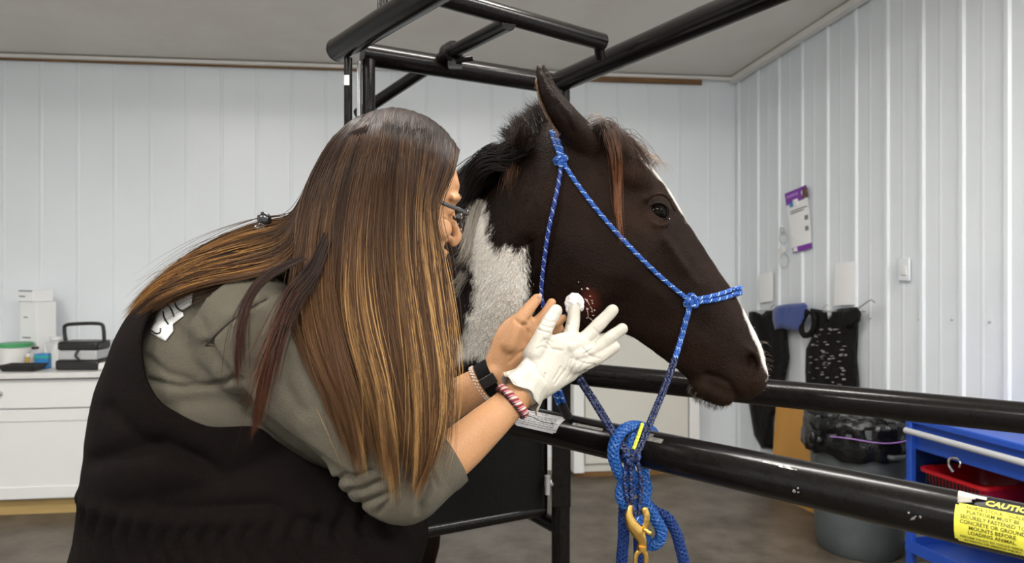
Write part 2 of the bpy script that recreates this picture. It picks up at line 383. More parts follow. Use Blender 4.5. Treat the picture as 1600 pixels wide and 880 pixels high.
# things on the worktop, top at z = .865
def on_top(px, dep, h=0): # point on the worktop under an image column
    return Vector(((px-CX)/F*dep, dep, .865+h))
CT = .8655
def zz(py, dep): return CZ-(py-HY)/F*dep
c = on_top(25, 4.42); t = thing('plastic_tub', 'white round tub with green lid on the worktop', 'tub', c)
MB().lathe([(.0, 0), (.078, 0), (.082, .01), (.086, .125), (.0, .125)], c, m=M['plastic_white']).build('tub', parent=t)
MB().lathe([(.0, .126), (.092, .126), (.092, .150), (.0, .150)], c, m=M['green']).build('lid', parent=t)
c = on_top(36, 4.26); mb = MB()
mb.rings([[Vector(c)+Vector((sx*a, sy*b, z)) for sx, sy in ((-1, -1), (1, -1), (1, 1), (-1, 1))] for a, b, z in ((.09, .05, 0), (.115, .065, .038), (.105, .058, .038), (.085, .045, .006))], m=M['black_pl'])
tag(mb.build('tray', smooth=False, bevel=.003), 'shallow black tray in front of the green lidded tub', 'tray')
def carton(px0, px1, y0, y1, dep, depth, label, lines):
    c = on_top((px0+px1)/2, dep+depth/2); w = (px1-px0)/F*dep; zb, zt = zz(y1, dep), zz(y0, dep)
    t = thing('carton', label, 'box', (c.x, c.y, zb))
    rot = Matrix.Rotation(R(-22), 3, 'Z')
    MB().box((c.x, c.y, (zb+zt)/2), (w*.80, depth, zt-zb), rot, M['paper']).build('box', parent=t, bevel=.003)
    mb = MB()
    for fx, fz, lw in lines:
        p = rot @ Vector((fx*w*.8, -depth/2-.0012, 0)); mb.box((c.x+p.x, c.y+p.y, zb+fz*(zt-zb)), (lw, .001, .008), rot, M['print'])
    o = mb.build('print_line', parent=t); o['kind'] = 'stuff'
carton(36, 84, 472, 568.5, 4.53, .13, 'tall plain white carton standing behind the tub', [(-.1, .42, .08), (-.15, .75, .04)])
carton(33, 78, 453.5, 471.6, 4.53, .13, 'flat white carton on top of the tall white carton', [(-.2, .45, .06), (.0, .93, .13)])
c = on_top(55, 4.36); t = thing('medicine_bottle', 'clear bottle with black cap behind the black tray', 'bottle', c)
MB().lathe([(0, 0), (.026, 0), (.028, .01), (.028, .085), (.012, .105), (.012, .118), (0, .118)], c, m=M['clear']).build('bottle', parent=t)
MB().lathe([(0, .1185), (.020, .1185), (.020, .132), (0, .132)], c, m=M['black_pl']).build('cap', parent=t)
c = on_top(44.5, 4.37); t = thing('pill_bottle', 'small amber bottle with pale cap beside the tub', 'bottle', c)
MB().lathe([(0, 0), (.018, 0), (.018, .07), (0, .07)], c, 20, m=M['amber']).build('bottle', parent=t)
MB().lathe([(0, .0705), (.016, .0705), (.016, .088), (0, .088)], c, 20, m=M['plastic_white']).build('cap', parent=t)
c = on_top(68.5, 4.35); t = thing('wipes_box', 'blue box with a teal band right of the clear bottle', 'box', c)
MB().box(c+Vector((0, 0, .046)), (.082, .06, .092), m=M['blue_pl']).build('box', parent=t, bevel=.006)
MB().box(c+Vector((0, 0, .072)), (.084, .062, .022), m=M['teal']).build('band', parent=t, bevel=.003)
c = on_top(92, 4.40); t = thing('plastic_jug', 'white plastic jug between blue box and black case', 'jug', c)
MB().lathe([(0, 0), (.043, 0), (.047, .01), (.047, .09), (.036, .12), (.04, .165), (.05, .175), (.05, .19), (0, .19)], c, m=M['plastic_white']).build('jug', parent=t)
MB().tube(cr([c+Vector((-.042, 0, .165)), c+Vector((-.085, 0, .15)), c+Vector((-.078, 0, .09)), c+Vector((-.044, 0, .07))], 6), .007, m=M['plastic_white']).build('handle', parent=t)
c = on_top(132, 4.34); t = thing('equipment_case', 'black and white equipment case with tall carrying handle', 'case', c)
MB().box(c+Vector((0, 0, .03)), (.265, .16, .06), m=M['black_pl']).build('lower_shell', parent=t, bevel=.012)
MB().box(c+Vector((0, 0, .09)), (.235, .145, .058), m=M['grey_pl']).build('front_panel', parent=t, bevel=.008)
MB().box(c+Vector((0, 0, .146)), (.245, .15, .052), m=M['black_pl']).build('lid', parent=t, bevel=.012)
MB().tube(cr([c+Vector((.01, -.078, .125)), c+Vector((-.0, -.09, .09)), c+Vector((.02, -.085, .066))], 5), .007, 8, m=M['black_pl']).build('latch', parent=t)
MB().tube(cr([c+Vector(p) for p in ((-.115, 0, .165), (-.124, 0, .235), (-.112, 0, .268), (-.03, 0, .276), (.05, 0, .278), (.105, 0, .272), (.118, 0, .24), (.122, 0, .165))], 6), .011, 12, m=M['black_pl']).build('handle', parent=t)
c = on_top(163, 4.30); tag(MB().box(c+Vector((0, 0, .022)), (.09, .07, .043), m=M['plastic_white']).build('soap_dish', bevel=.01), 'small white dish right of the equipment case', 'dish')
c = on_top(168, 4.48); t = thing('measuring_pitcher', 'clear pitcher standing behind the small white dish', 'pitcher', c)
MB().lathe([(0, 0), (.042, 0), (.05, .16), (.047, .16), (.04, .006), (0, .006)], c, m=M['clear']).build('pitcher', parent=t)
MB().tube(cr([c+Vector((.045, 0, .14)), c+Vector((.085, 0, .12)), c+Vector((.08, 0, .06)), c+Vector((.043, 0, .04))], 6), .006, m=M['clear']).build('handle', parent=t)
c = on_top(3, 4.40); tag(MB().lathe([(0, 0), (.02, 0), (.022, .02), (.020, .05), (0, .05)], c, m=M['plastic_white']).build('small_cup'), 'tiny white cup left of the green lidded tub', 'cup')

# ---------------- cream cabinet by the back wall ----------------
p = BWp(895, 728, .24); q = BWp(1092, 722, .24); cen = (p+q)/2; wv = q-p; wv.z = 0; wdt = wv.length; dz = 1.44
t = thing('utility_cabinet', 'cream floor cabinet with white edge frame against the back wall', 'cabinet', (cen.x, cen.y, 0))
def ub(u, w, z): return Vector((cen.x, cen.y, 0))+bx*u-by*w+Vector((0, 0, z))
MB().box(ub(0, -.11, dz/2+.04), (wdt, .20, dz), ROTB, M['cream']).build('body', parent=t)
MB().box(ub(0, .004, dz/2+.05), (wdt-.17, .02, dz-.10), ROTB, M['cream']).build('door', parent=t, bevel=.004)
for s in (-1, 1): MB().box(ub(s*(wdt/2-.04), .01, dz/2+.04), (.075, .03, dz), ROTB, M['white']).build('side_frame', parent=t, bevel=.004)
MB().box(ub(0, -.11, .02), (wdt-.04, .18, .04), ROTB, M['rawwood']).build('plinth', parent=t)

# ---------------- things on the right wall ----------------
RROT = Matrix(((rd[0], -RN[0], 0), (rd[1], -RN[1], 0), (0, 0, 1)))
def sheet(name, quad, m, off, parent=None, curl=0):
    """thin paper on the wall from four image corners (tl, tr, br, bl)"""
    A, B, C_, D = [np.array(RWp(x, y, off)) for x, y in quad]; n = 8; V = []; Fc = []
    for j in range(n+1):
        for i in range(n+1):
            u, v = i/n, j/n; p = (A*(1-u)+B*u)*(1-v)+(D*(1-u)+C_*u)*v
            b = .004*math.sin(u*3.1)*(1-.3*v)+curl*(max(0, u-.6)*max(0, .35-v))*3
            V.append(p+np.array((RN[0], RN[1], 0))*b)
    k = (n+1)**2; V += [v-np.array((RN[0], RN[1], 0))*.0012 for v in V]
    for j in range(n):
        for i in range(n):
            a = j*(n+1)+i; Fc += [(a, a+n+1, a+n+2, a+1), (a+k, a+1+k, a+n+2+k, a+n+1+k)]
    for i in range(n):
        for a, b in ((i, i+1), (n*(n+1)+i+1, n*(n+1)+i), ((i+1)*(n+1), i*(n+1)), (i*(n+1)+n, (i+1)*(n+1)+n)): Fc.append((a, b, b+k, a+k))
    return mk(name, rawmesh(name, V, Fc, True, [m], None, 40), parent)
base = RWp(1247, 345, .018)
t = thing('wall_poster', 'tilted white notice with purple header and footer on the wall', 'poster', base)
Q = dict(tl=(1226, 303), tr=(1261, 289), br=(1269, 388), bl=(1239, 396))
def qp(u, v):
    a = [Q['tl'][i]*(1-u)+Q['tr'][i]*u for i in (0, 1)]; b = [Q['bl'][i]*(1-u)+Q['br'][i]*u for i in (0, 1)]
    return (a[0]*(1-v)+b[0]*v, a[1]*(1-v)+b[1]*v)
def qq(u0, v0, u1, v1): return [qp(u0, v0), qp(u1, v0), qp(u1, v1), qp(u0, v1)]
sheet('paper', qq(0, 0, 1, 1), M['paper'], .018, t, .02)
sheet('header', qq(0, 0, 1, .20), M['purple'], .0205, t, .02)
sheet('header_title', qq(.06, .05, .62, .095), M['purple2'], .023, t)
sheet('header_picture', qq(.74, .03, 1, .19), M['brownink'], .0225, t, .02)
sheet('footer', qq(.0, .91, 1, 1), M['purple'], .0205, t)
sheet('emblem', qq(.15, .18, .30, .25), M['blue_pl'], .023, t)
sheet('emblem_patch', qq(.30, .15, .55, .26), M['paper'], .023, t)
for a in ((.14, .315, .92, .33), (.14, .35, .75, .365)): sheet('text_line', qq(*a), M['print'], .0215, t)
for a in ((.76, .46, .92, .53), (.74, .63, .90, .70)): sheet('small_drawing', qq(*a), M['print'], .0215, t)
sheet('footer_mark', qq(.03, .915, .25, .985), M['plastic_white'], .023, t)
o = sheet('paper_sheet', [(1305, 412), (1337, 408), (1336, 476), (1303, 478)], M['paper'], .02); tag(o, 'plain white paper taped above the speckled apron', 'paper')
o = sheet('paper_sheet', [(1186, 430), (1208, 424), (1208, 470), (1186, 474)], M['paper'], .02); tag(o, 'plain white paper taped above the plain black apron', 'paper')
# little chain of wire rings and a clear clip
t = thing('hanging_wire_hook', 'thin wire hooks with a clear clip left of the poster', 'hook', RWp(1222, 385, .03))
a = RWp(1222, 354, .012); MB().tube([a, RWp(1222, 354, .035)], .006, 8, m=M['chrome']).build('peg', parent=t)
def loop(x, y, w, h, nm, open_=.15):
    P = [RWp(x+w*math.sin(a), y-h*math.cos(a), .03) for a in np.linspace(open_, 2*math.pi-open_, 18)]
    MB().tube(P, .0028, 6, m=M['steel']).build(nm, parent=t)
loop(1222, 360, 3, 5, 'ring', 0.1); loop(1224, 372, 6, 9, 'ring'); loop(1225, 408, 7, 11, 'ring')
MB().box(RWp(1222, 391, .03), (.05, .012, .05), RROT @ Matrix.Rotation(R(45), 3, 'Y'), M['plastic_white']).build('clip', parent=t, bevel=.006)
t = thing('wall_switch', 'white switch plate on the ribbed wall right of the papers', 'switch', RWp(1413, 424, .02))
MB().box(RWp(1413, 421, .022), (.075, .014, .125), RROT, M['wall']).build('plate', parent=t, bevel=.004)
MB().box(RWp(1413, 423, .031), (.03, .01, .05), RROT, M['plastic_white']).build('rocker', parent=t, bevel=.002)
for i, (x, y) in enumerate(((1360, 497), (1436, 500), (1487, 499), (1546, 503))):
    MB_ = MB().ball(RWp(x, y, .006), (.006, .006, .006), 10, m=M['steel']); tag(MB_.build('wall_screw'), ('small wall screw just right of the coat rack hook', 'small wall screw under the switch plate to its right', 'middle right of the four small wall screws', 'rightmost of the four small wall screws')[i], 'screw', 'screws across the ribbed wall')
# rack wire the clothes hang on
t = thing('wall_coat_rack', 'thin wire rail with upturned hooks holding the aprons', 'rack', RWp(1260, 488, .03))
MB().tube([RWp(x, y, .05) for x, y in ((1172, 487), (1215, 484), (1260, 489), (1310, 486), (1352, 487))], .004, 8, m=M['steel']).build('rail', parent=t)
MB().tube(cr([RWp(1330, 486, .05), RWp(1342, 481, .08), RWp(1358, 470, .12), RWp(1363, 470, .125), RWp(1367, 473, .125)], 5), .004, 8, m=M['steel']).build('hook', parent=t)
for x in (1216, 1298): MB().tube(cr([RWp(x, 500, .05), RWp(x, 484, .05), RWp(x-6, 476, .06), RWp(x-12, 482, .07)], 5), .0035, 8, m=M['steel']).build('hook', parent=t)
for x in (1185, 1340): MB().tube([RWp(x, 487, 0), RWp(x, 487, .05)], .005, 8, m=M['steel']).build('bracket', parent=t)
def wallcloth(name, out, m, off, thick, label, cat, seed, amp=.012, step=3.5, parent=None):
    def place(u, v, h): return RWp(u, v, off+h)
    def rel(V):
        return np.array([amp*(noise.noise(Vector((v[0]*.09+seed, v[1]*.018, seed)))+.5*noise.noise(Vector((v[0]*.2+seed, v[1]*.04, seed)))) for v in V])
    o = slab(name, out, step, place, thick, m, parent, rel, 5)
    if label: tag(o, label, cat)
    return o
wallcloth('apron', [(1170, 488), (1176, 485), (1190, 492), (1198, 485), (1214, 484), (1228, 500), (1234, 560), (1226, 600), (1224, 640), (1208, 650), (1208, 702), (1190, 701), (1178, 680), (1168, 620), (1166, 540)], M['apron'], .03, .04,
          'plain black apron hanging behind the horse muzzle', 'apron', 3)
wallcloth('folded_cloth', [(1207, 484), (1214, 478), (1230, 475), (1257, 473), (1262, 478), (1258, 500), (1250, 519), (1240, 517), (1222, 513), (1211, 516), (1207, 500)], M['bluecloth'], .075, .03,
          'blue folded cloth draped over the wire rail', 'cloth', 9, .010)
t = thing('apron', 'black apron speckled with pale paint on the wire rail', 'apron', RWp(1300, 540, .03))
AP = [(1266, 482), (1275, 483), (1292, 486), (1294, 500), (1300, 486), (1312, 482), (1332, 480), (1342, 500), (1340, 560), (1343, 600), (1342, 626), (1260, 626), (1258, 580), (1259, 546), (1268, 528), (1268, 510)]
wallcloth('cloth', AP, M['apron'], .03, .045, None, None, 5, .014, parent=t)
rr = random.Random(3); mb = MB()
for k in range(62):
    x, y = rr.uniform(1261, 1322), rr.uniform(512, 604)
    if x+y*.2 > 1440 : continue
    s = rr.choice((.002, .003, .004, .006)); c = RWp(x, y, .085)
    mb.box(c, (s*rr.uniform(.8, 1.8), .022, s), RROT @ Matrix.Rotation(rr.uniform(-1, 1), 3, 'Y'), M['paintspot'])
o = mb.build('paint_speckle', parent=t, smooth=False); o['kind'] = 'stuff'
P = [RWp(x, y, .085) for x, y in ((1262, 486), (1254, 500), (1252, 515), (1257, 524), (1268, 520), (1273, 500), (1268, 487))]
MB().tube(cr(P, 5), [(.016, .02)]*31, 10, m=M['apron']).build('neck_strap', parent=t)
wallcloth('flap', [(1316, 486), (1328, 480), (1340, 480), (1346, 490), (1344, 502), (1334, 512), (1320, 514), (1313, 500)], M['apron'], .07, .035, None, None, 2, .01, parent=t)

# ---------------- plywood, bin, cart ----------------
A = RWp(1207, 760, .17); B = RWp(1290, 760, .17)
mb = MB(); tp = Vector((RN[0], RN[1], 0))*-.05; A.z = B.z = 0; t1 = Vector((RN[0], RN[1], 0))*.018
P = [A, B, B+tp+Vector((0, 0, .66)), A+tp+Vector((0, 0, .66))]
mb.add(P+[p+t1 for p in P], [(0, 1, 2, 3), (7, 6, 5, 4), (0, 4, 5, 1), (1, 5, 6, 2), (2, 6, 7, 3), (3, 7, 4, 0)], M['orange'])
tag(mb.build('plywood_board', smooth=False, bevel=.002), 'orange tan plywood board leaning on the wall left of the bin', 'board')
bc = Vector((1.84, 3.74, 0)); t = thing('rubbish_bin', 'grey round rubbish bin lined with a black bag', 'bin', bc)
prof = [(0, .0), (.19, .0), (.205, .02), (.215, .10), (.243, .62), (.262, .63), (.266, .68), (.255, .685), (.235, .66), (.20, .04), (0, .04)]
n = 64; rg = []
for r, z in prof:
    rg.append([(bc.x+(r+(.004 if (k % 16 in (0, 1, 2)) and .05 < z < .6 else 0))*math.cos(2*math.pi*k/n), bc.y+(r+(.004 if (k % 16 in (0, 1, 2)) and .05 < z < .6 else 0))*math.sin(2*math.pi*k/n), z) for k in range(n)])
MB().rings(rg, m=M['bin']).build('bin_body', parent=t)
for a in (-1.25,):
    d = Vector((math.cos(a), math.sin(a), 0)); s = Vector((-d.y, d.x, 0)); z = Vector((0, 0, .555))
    MB().tube(cr([bc+z+d*.235+s*.07, bc+z+d*.285+s*.06, bc+z+d*.285-s*.06, bc+z+d*.235-s*.07], 5), .013, 10, m=M['bin']).build('handle', parent=t)
rg = []; n = 96
for j, (r, z) in enumerate(((.262, .52), (.276, .55), (.274, .60), (.268, .64), (.272, .675), (.268, .70), (.255, .712), (.240, .69), (.225, .60), (.21, .45))):
    ring = []
    for k in range(n):
        a = 2*math.pi*k/n; w = (.014*noise.noise(Vector((math.cos(a)*6, math.sin(a)*6, j*.9)))+.005*math.sin(a*19+j*.7))*(1 if j < 5 else .25)
        ring.append((bc.x+(r+w)*math.cos(a), bc.y+(r+w)*math.sin(a), z+(.035*noise.noise(Vector((math.cos(a)*3, math.sin(a)*3, 5))) if j == 0 else .012*noise.noise(Vector((math.cos(a)*9, math.sin(a)*9, j))))))
    rg.append(ring)
MB().rings(rg, caps=False, m=M['bag']).build('bin_liner', parent=t)
mb = MB(); a0 = -2.75; d = Vector((math.cos(a0), math.sin(a0), 0)); mb.ball(bc+d*.285+Vector((0, 0, .60)), (.035, .03, .03), 12, m=M['bag']); mb.ball(bc+d*.318+Vector((0, 0, .615)), (.022, .02, .035), 12, m=M['bag'])
mb.build('liner_knot', parent=t)
MB().tube([(bc.x+.283*math.cos(a), bc.y+.283*math.sin(a), .632+.006*math.sin(a*5)) for a in np.linspace(-2.5, -.9, 30)], .0024, 6, m=M['purple2']).build('drawstring', parent=t)
# cart along the wall
cd = Vector((rd[0], rd[1], 0)); cn = Vector((-RN[0], -RN[1], 0)); K0 = Vector((1.80, 3.22, 0))
CR_ = Matrix(((cd.x, cn.x, 0), (cd.y, cn.y, 0), (0, 0, 1)))
def ck(u, w, z): return K0+cd*u+cn*w+Vector((0, 0, z))
t = thing('tool_cart', 'blue steel tool cart with grey drawer handle by the wall', 'cart', K0); CL, CD = .82, .42
for u in (.015, CL-.015):
    for w in (.015, CD-.015): MB().box(ck(u, w, .46), (.03, .03, .70), CR_, M['cart_blue']).build('corner_post', parent=t, bevel=.003)
mb = MB(); mb.box(ck(CL/2, CD/2, .80), (CL, CD, .03), CR_, M['cart_blue']); mb.build('top_tray', parent=t, bevel=.006)
mb = MB(); mb.box(ck(CL/2, CD/2+.01, .725), (CL-.01, CD-.03, .12), CR_, M['cart_blue']); d = mb.build('drawer', parent=t, bevel=.004)
MB().tube([ck(.02, -.02, .752), ck(CL-.02, -.02, .752)], (.014), 12, m=M['grey_pl']).build('drawer_handle', parent=d)
mb = MB(); mb.tube(cr([ck(.28, -.008, .69), ck(.25, -.018, .685), ck(.245, -.02, .655), ck(.26, -.015, .63)], 5), .006, 8, m=M['chrome']); mb.tube(cr([ck(.28, -.008, .69), ck(.30, -.02, .68), ck(.295, -.02, .66)], 5), .004, 8, m=M['chrome']); mb.build('latch', parent=d)
for z, h in ((.505, .045), (.225, .05)):
    mb = MB(); mb.box(ck(CL/2, CD/2, z-.018), (CL, CD, .006), CR_, M['cart_blue'])
    for w in (0, CD): mb.box(ck(CL/2, w, z), (CL, .006, h), CR_, M['cart_blue'])
    for u in (0, CL): mb.box(ck(u, CD/2, z), (.006, CD, h), CR_, M['cart_blue'])
    mb.build('shelf', parent=t)
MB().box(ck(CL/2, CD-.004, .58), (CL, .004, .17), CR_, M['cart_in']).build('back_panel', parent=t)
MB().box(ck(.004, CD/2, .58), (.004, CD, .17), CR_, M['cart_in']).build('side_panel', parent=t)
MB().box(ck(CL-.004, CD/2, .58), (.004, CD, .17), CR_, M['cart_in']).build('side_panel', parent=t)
for u in (.06, CL-.06):
    for w in (.05, CD-.05):
        c = ck(u, w, .0); cs = MB().box(c+Vector((0, 0, .12)), (.035, .035, .07), CR_, M['steel']).build('caster', parent=t)
        mb = MB(); mb.tube([c+Vector((0, 0, .05))-cn*.013, c+Vector((0, 0, .05))+cn*.013], .05, 24, m=M['rubber']); mb.build('wheel', parent=cs)
# red basket on the middle shelf
t = thing('plastic_basket', 'red slotted plastic basket on the cart middle shelf', 'basket', ck(.33, .19, .50))
mb = MB(); z0, z1 = .493, .592; hw, hd = .168, .185; cu, cw = .212, .20
def rr_ring(a, b, z, r=.04, n=6):
    P = []
    for sx, sy, s0 in ((1, 1, 0), (-1, 1, 1), (-1, -1, 2), (1, -1, 3)):
        for i in range(n): 
            th = math.pi/2*(s0+i/(n-1)); P.append(ck(cu+sx*(a-r)+r*math.cos(th), cw+sy*(b-r)+r*math.sin(th), z))
    return P
mb.rings([rr_ring(hw-.03, hd-.03, z0), rr_ring(hw-.012, hd-.012, z1-.016), rr_ring(hw, hd, z1-.014), rr_ring(hw, hd, z1), rr_ring(hw-.014, hd-.014, z1), rr_ring(hw-.036, hd-.036, z0+.005)], m=M['red']); mb.build('basket_body', parent=t)
mb = MB()
for i in range(15): mb.box(ck(cu-hw+.045+i*.0175, cw-hd+.0135, .552), (.007, .006, .050), CR_, M['stick_black'])
mb.build('slots', parent=t)
# ---------------- the horse stock ----------------
HR, HT = 1.148, 2.115          # heights of side rails and of the top frame
nearp = Vector((-.445, 2.0, 0)); farp = Vector((.158, 2.28, 0)); bk = Vector((-.53, .85, 0)).normalized()
st = thing('horse_stock', 'black pipe horse stock with open front rails and overhead frame', 'stock', (nearp+farp)/2)
def pipe(name, pts, r=.035, n=24, parent=st, caps=True, m=None, round_=False):
    return MB().tube(pts, r, n, caps=caps, round_=round_, m=m or M['pipe']).build(name, parent=parent, ang=50)
NR = [Vector((-.43, 2.015, HR)), Vector((.07, 1.54, HR)), Vector((.75, .86, HR)), Vector((1.05, .56, HR))]
near_rail = pipe('near_side_rail', NR, .036, 32)
FR = [Vector((.158, 2.28, HR+.007)), Vector((1.15, 1.60, HR+.007)), Vector((1.75, 1.19, HR+.007))]
pipe('far_side_rail', FR, .036, 32)
# near corner: three uprights close together
A0 = W(528, 78, 2.02); A1 = W(700, -28, 1.50); dA = (A1-A0).normalized()
pipe('upright_post', [Vector((-.462, 1.985, 0)), Vector((-.462, 1.985, HT-.03))], .0115)
pipe('upright_post', [Vector((-.438, 2.02, 0)), Vector((-.438, 2.02, HT-.03))], .007, m=M['steel'])
pipe('upright_post', [Vector((-.408, 2.005, 0)), Vector((-.408, 2.005, HT-.03))], .018)
MB().box((-.463, 1.972, 1.5+(415-125)/F*1.97), (.014, .004, .028), m=M['stick_white']).build('tape_mark', parent=st)
pipe('upright_post', [farp, Vector((farp.x, farp.y, HT))], .030)
MB().box((farp.x, farp.y, 1.0), (.06, .06, .55), m=M['pipe']).build('post_sleeve', parent=st, bevel=.004)
# padding on the far post
MB().tube(cr([Vector((farp.x-.075, farp.y+.06, z)) for z in (1.74, 1.80, 1.88, 1.93)], 6), [.075]*19, 24, round_=True, m=mat('grey_foam', (.10, .105, .11), .8, bump=(60, .3))).build('post_pad', parent=st)
# top frame
pipe('top_side_rail', [A0, A1+dA*.3], .034, 32)
D0 = W(868, 131, 2.30); D1 = W(1215, -18, 1.54); dD = (D1-D0).normalized(); pipe('top_side_rail', [D0, D1+dD*.4], .034, 32)
B0_ = W(566, 84, 2.03); pipe('top_cross_rail', [B0_, W(866, 131, 2.30)], .033, 32)
C0_ = W(650, -16, 1.60); C1_ = W(942, 66, 1.93); cr1 = pipe('top_cross_rail', [C0_, C1_], .023, 28)
pipe('rail_lug', [C1_+Vector((-.012, 0, -.005)), W(938, 92, 1.95)], .014)
E0 = W(795, 36, 1.74); E1 = W(705, 82, 2.08); E2 = W(560, 178, 2.35)
pipe('diagonal_brace', [E0, E1, E1+(E1-E0).normalized()*.9*(E2-E1).length if False else E2], .0195, 24)
mb = MB(); dirE = (E1-E0).normalized(); mb.tube([E1-dirE*.02, E1+dirE*.02], .031, 16, m=M['pipe']); mb.box(E1+Vector((.012, 0, -.03)), (.04, .035, .03), m=M['pipe']); mb.tube([E1+Vector((.015, -.02, -.03)), E1+Vector((.065, -.02, -.022))], .009, 10, m=M['pipe']); mb.build('brace_clamp', parent=st)
pipe('upright_post', [W(598, 40, 1.86)-Vector((0, 0, .0)), W(598, -60, 1.86)], .014)
mb = MB(); mb.tube([A0-dA*.002, A0+dA*.004], .0345, 32, m=M['pipe']); mb.build('end_cap', parent=st)
# chest panel between the two front posts
pa = Vector((-.43, 2.03, 0)); pb = Vector((.115, 2.30, 0)); pd = (pb-pa).normalized(); pn = Vector((-pd.y, pd.x, 0)); L = (pb-pa).length
PR = Matrix(((pd.x, pn.x, 0), (pd.y, pn.y, 0), (0, 0, 1))); pm = (pa+pb)/2
gp = MB().box(pm+Vector((0, 0, .89)), (L-.05, .03, .36), PR, M['rubber']).build('chest_panel', parent=st, bevel=.006)
pipe('panel_frame', [pa+Vector((.02, 0, .705)), pb+Vector((-.01, 0, .705))], .021, 20)
pipe('panel_frame', [pa+Vector((.02, 0, 1.075)), pb+Vector((-.01, 0, 1.075))], .021, 20)
pipe('panel_frame', [pb+Vector((-.018, -.005, .705)), pb+Vector((-.018, -.005, 1.075))], .019, 20)
for z in (.80, .98): MB().tube([farp+Vector((-.05, -.01, z)), farp+Vector((-.022, -.02, z+.0))], .012, 12, m=M['steel']).tube([farp+Vector((-.045, -.035, z-.03)), farp+Vector((-.045, -.035, z+.03))], .009, 12, m=M['steel']).build('hinge', parent=st)
# rear half
for p, nm in ((nearp, 'near'), (farp, 'far')):
    e = p+bk*2.0; pipe('upright_post', [Vector((e.x, e.y, 0)), Vector((e.x, e.y, 1.22))], .028)
    for z in (HR, .65): pipe('rear_side_rail', [Vector((p.x, p.y, z)), Vector((e.x, e.y, z))], .026)
for p in (Vector((-.445, 2.0, 0)), farp, nearp+bk*2, farp+bk*2):
    MB().box((p.x, p.y, .006), (.16, .16, .012), m=M['pipe']).build('foot_plate', parent=st, bevel=.002)
# stickers bent round the near rail
u_ax = (NR[2]-NR[1]).normalized(); side = Vector((-u_ax.y, u_ax.x, 0)); side = side if side.y < 0 else -side  # faces the camera
side = (side if side.dot(Vector((0, -1, 0))) > 0 else -side)
def railpt(u, v, h=0, r=.036):   # u metres along from NR[1], v metres round (up +), h above surface
    a = v/r; return NR[1]+u_ax*u+(side*math.cos(a)+Vector((0, 0, 1))*math.sin(a))*(r+h)
def rail_uv(px, py):
    """nearest rail surface point seen through an image point"""
    d = (W(px, py, 1)-Vector((0, 0, CZ))).normalized(); o = Vector((0, 0, CZ)); best = None
    for u in np.linspace(-.5, 1.3, 721):
        c = NR[1]+u_ax*u; w = c-o; k = w.dot(d); q = o+d*k; e = (q-c).length
        if best is None or e < best[0]: best = (e, u)
    return best[1]
def bent_patch(name, u0, u1, v0, v1, h, m, parent, corner=.004, nu=24, nv=16, skew=0):
    V = []; Fc = []
    for j in range(nv+1):
        for i in range(nu+1):
            u = u0+(u1-u0)*i/nu; v = v0+(v1-v0)*j/nv
            V.append(railpt(u+skew*(j/nv), v, h))
    n = len(V)
    for j in range(nv+1):
        for i in range(nu+1): V.append(railpt(u0+(u1-u0)*i/nu+skew*(j/nv), v0+(v1-v0)*j/nv, h-.0006))
    for j in range(nv):
        for i in range(nu):
            if (i in (0, nu-1)) and (j in (0, nv-1)) : continue
            a = j*(nu+1)+i; Fc += [(a, a+1, a+nu+2, a+nu+1), (a+n, a+nu+1+n, a+nu+2+n, a+1+n)]
    return mk(name, rawmesh(name, V, Fc, True, [m], None, 50), parent)
def bent_text(name, s, size, u, v, h, m, parent, bold=.0, width=None, shear=0):
    cu = bpy.data.curves.new('t', 'FONT'); cu.body = s; cu.size = size; cu.align_x = 'CENTER'; cu.align_y = 'CENTER'; cu.offset = bold; cu.shear = shear; cu.resolution_u = 2
    o = bpy.data.objects.new('t', cu); link(o); dg = bpy.context.evaluated_depsgraph_get(); me = bpy.data.meshes.new_from_object(o.evaluated_get(dg)); bpy.data.objects.remove(o)
    bm = bmesh.new(); bm.from_mesh(me); bmesh.ops.triangulate(bm, faces=bm.faces[:]); bmesh.ops.subdivide_edges(bm, edges=[e for e in bm.edges if e.calc_length() > .006], cuts=1, use_grid_fill=False); bm.to_mesh(me); bm.free()
    V = verts(me); 
    if width and len(V): V[:, 0] *= width/max(1e-6, V[:, 0].max()-V[:, 0].min())
    setv(me, np.array([tuple(railpt(u+a[0], v+a[1], h)) for a in V])); me.materials.append(m); me.name = name
    return mk(name, me, parent)
uy0 = rail_uv(1500, 830); uy1 = rail_uv(1603, 850)
t = thing('caution_sticker', 'yellow CAUTION sticker with peeled corner on the near rail', 'sticker', railpt(uy0+.05, 0))
US, UE = uy0, uy1+.012; UC = (US+UE)/2; UW = UE-US
bent_patch('yellow_field', US, UE, -.024, .030, .0012, M['yellow'], t)
bent_patch('black_header', US+UW*.24, UE, .0305, .047, .0012, M['stick_black'], t)
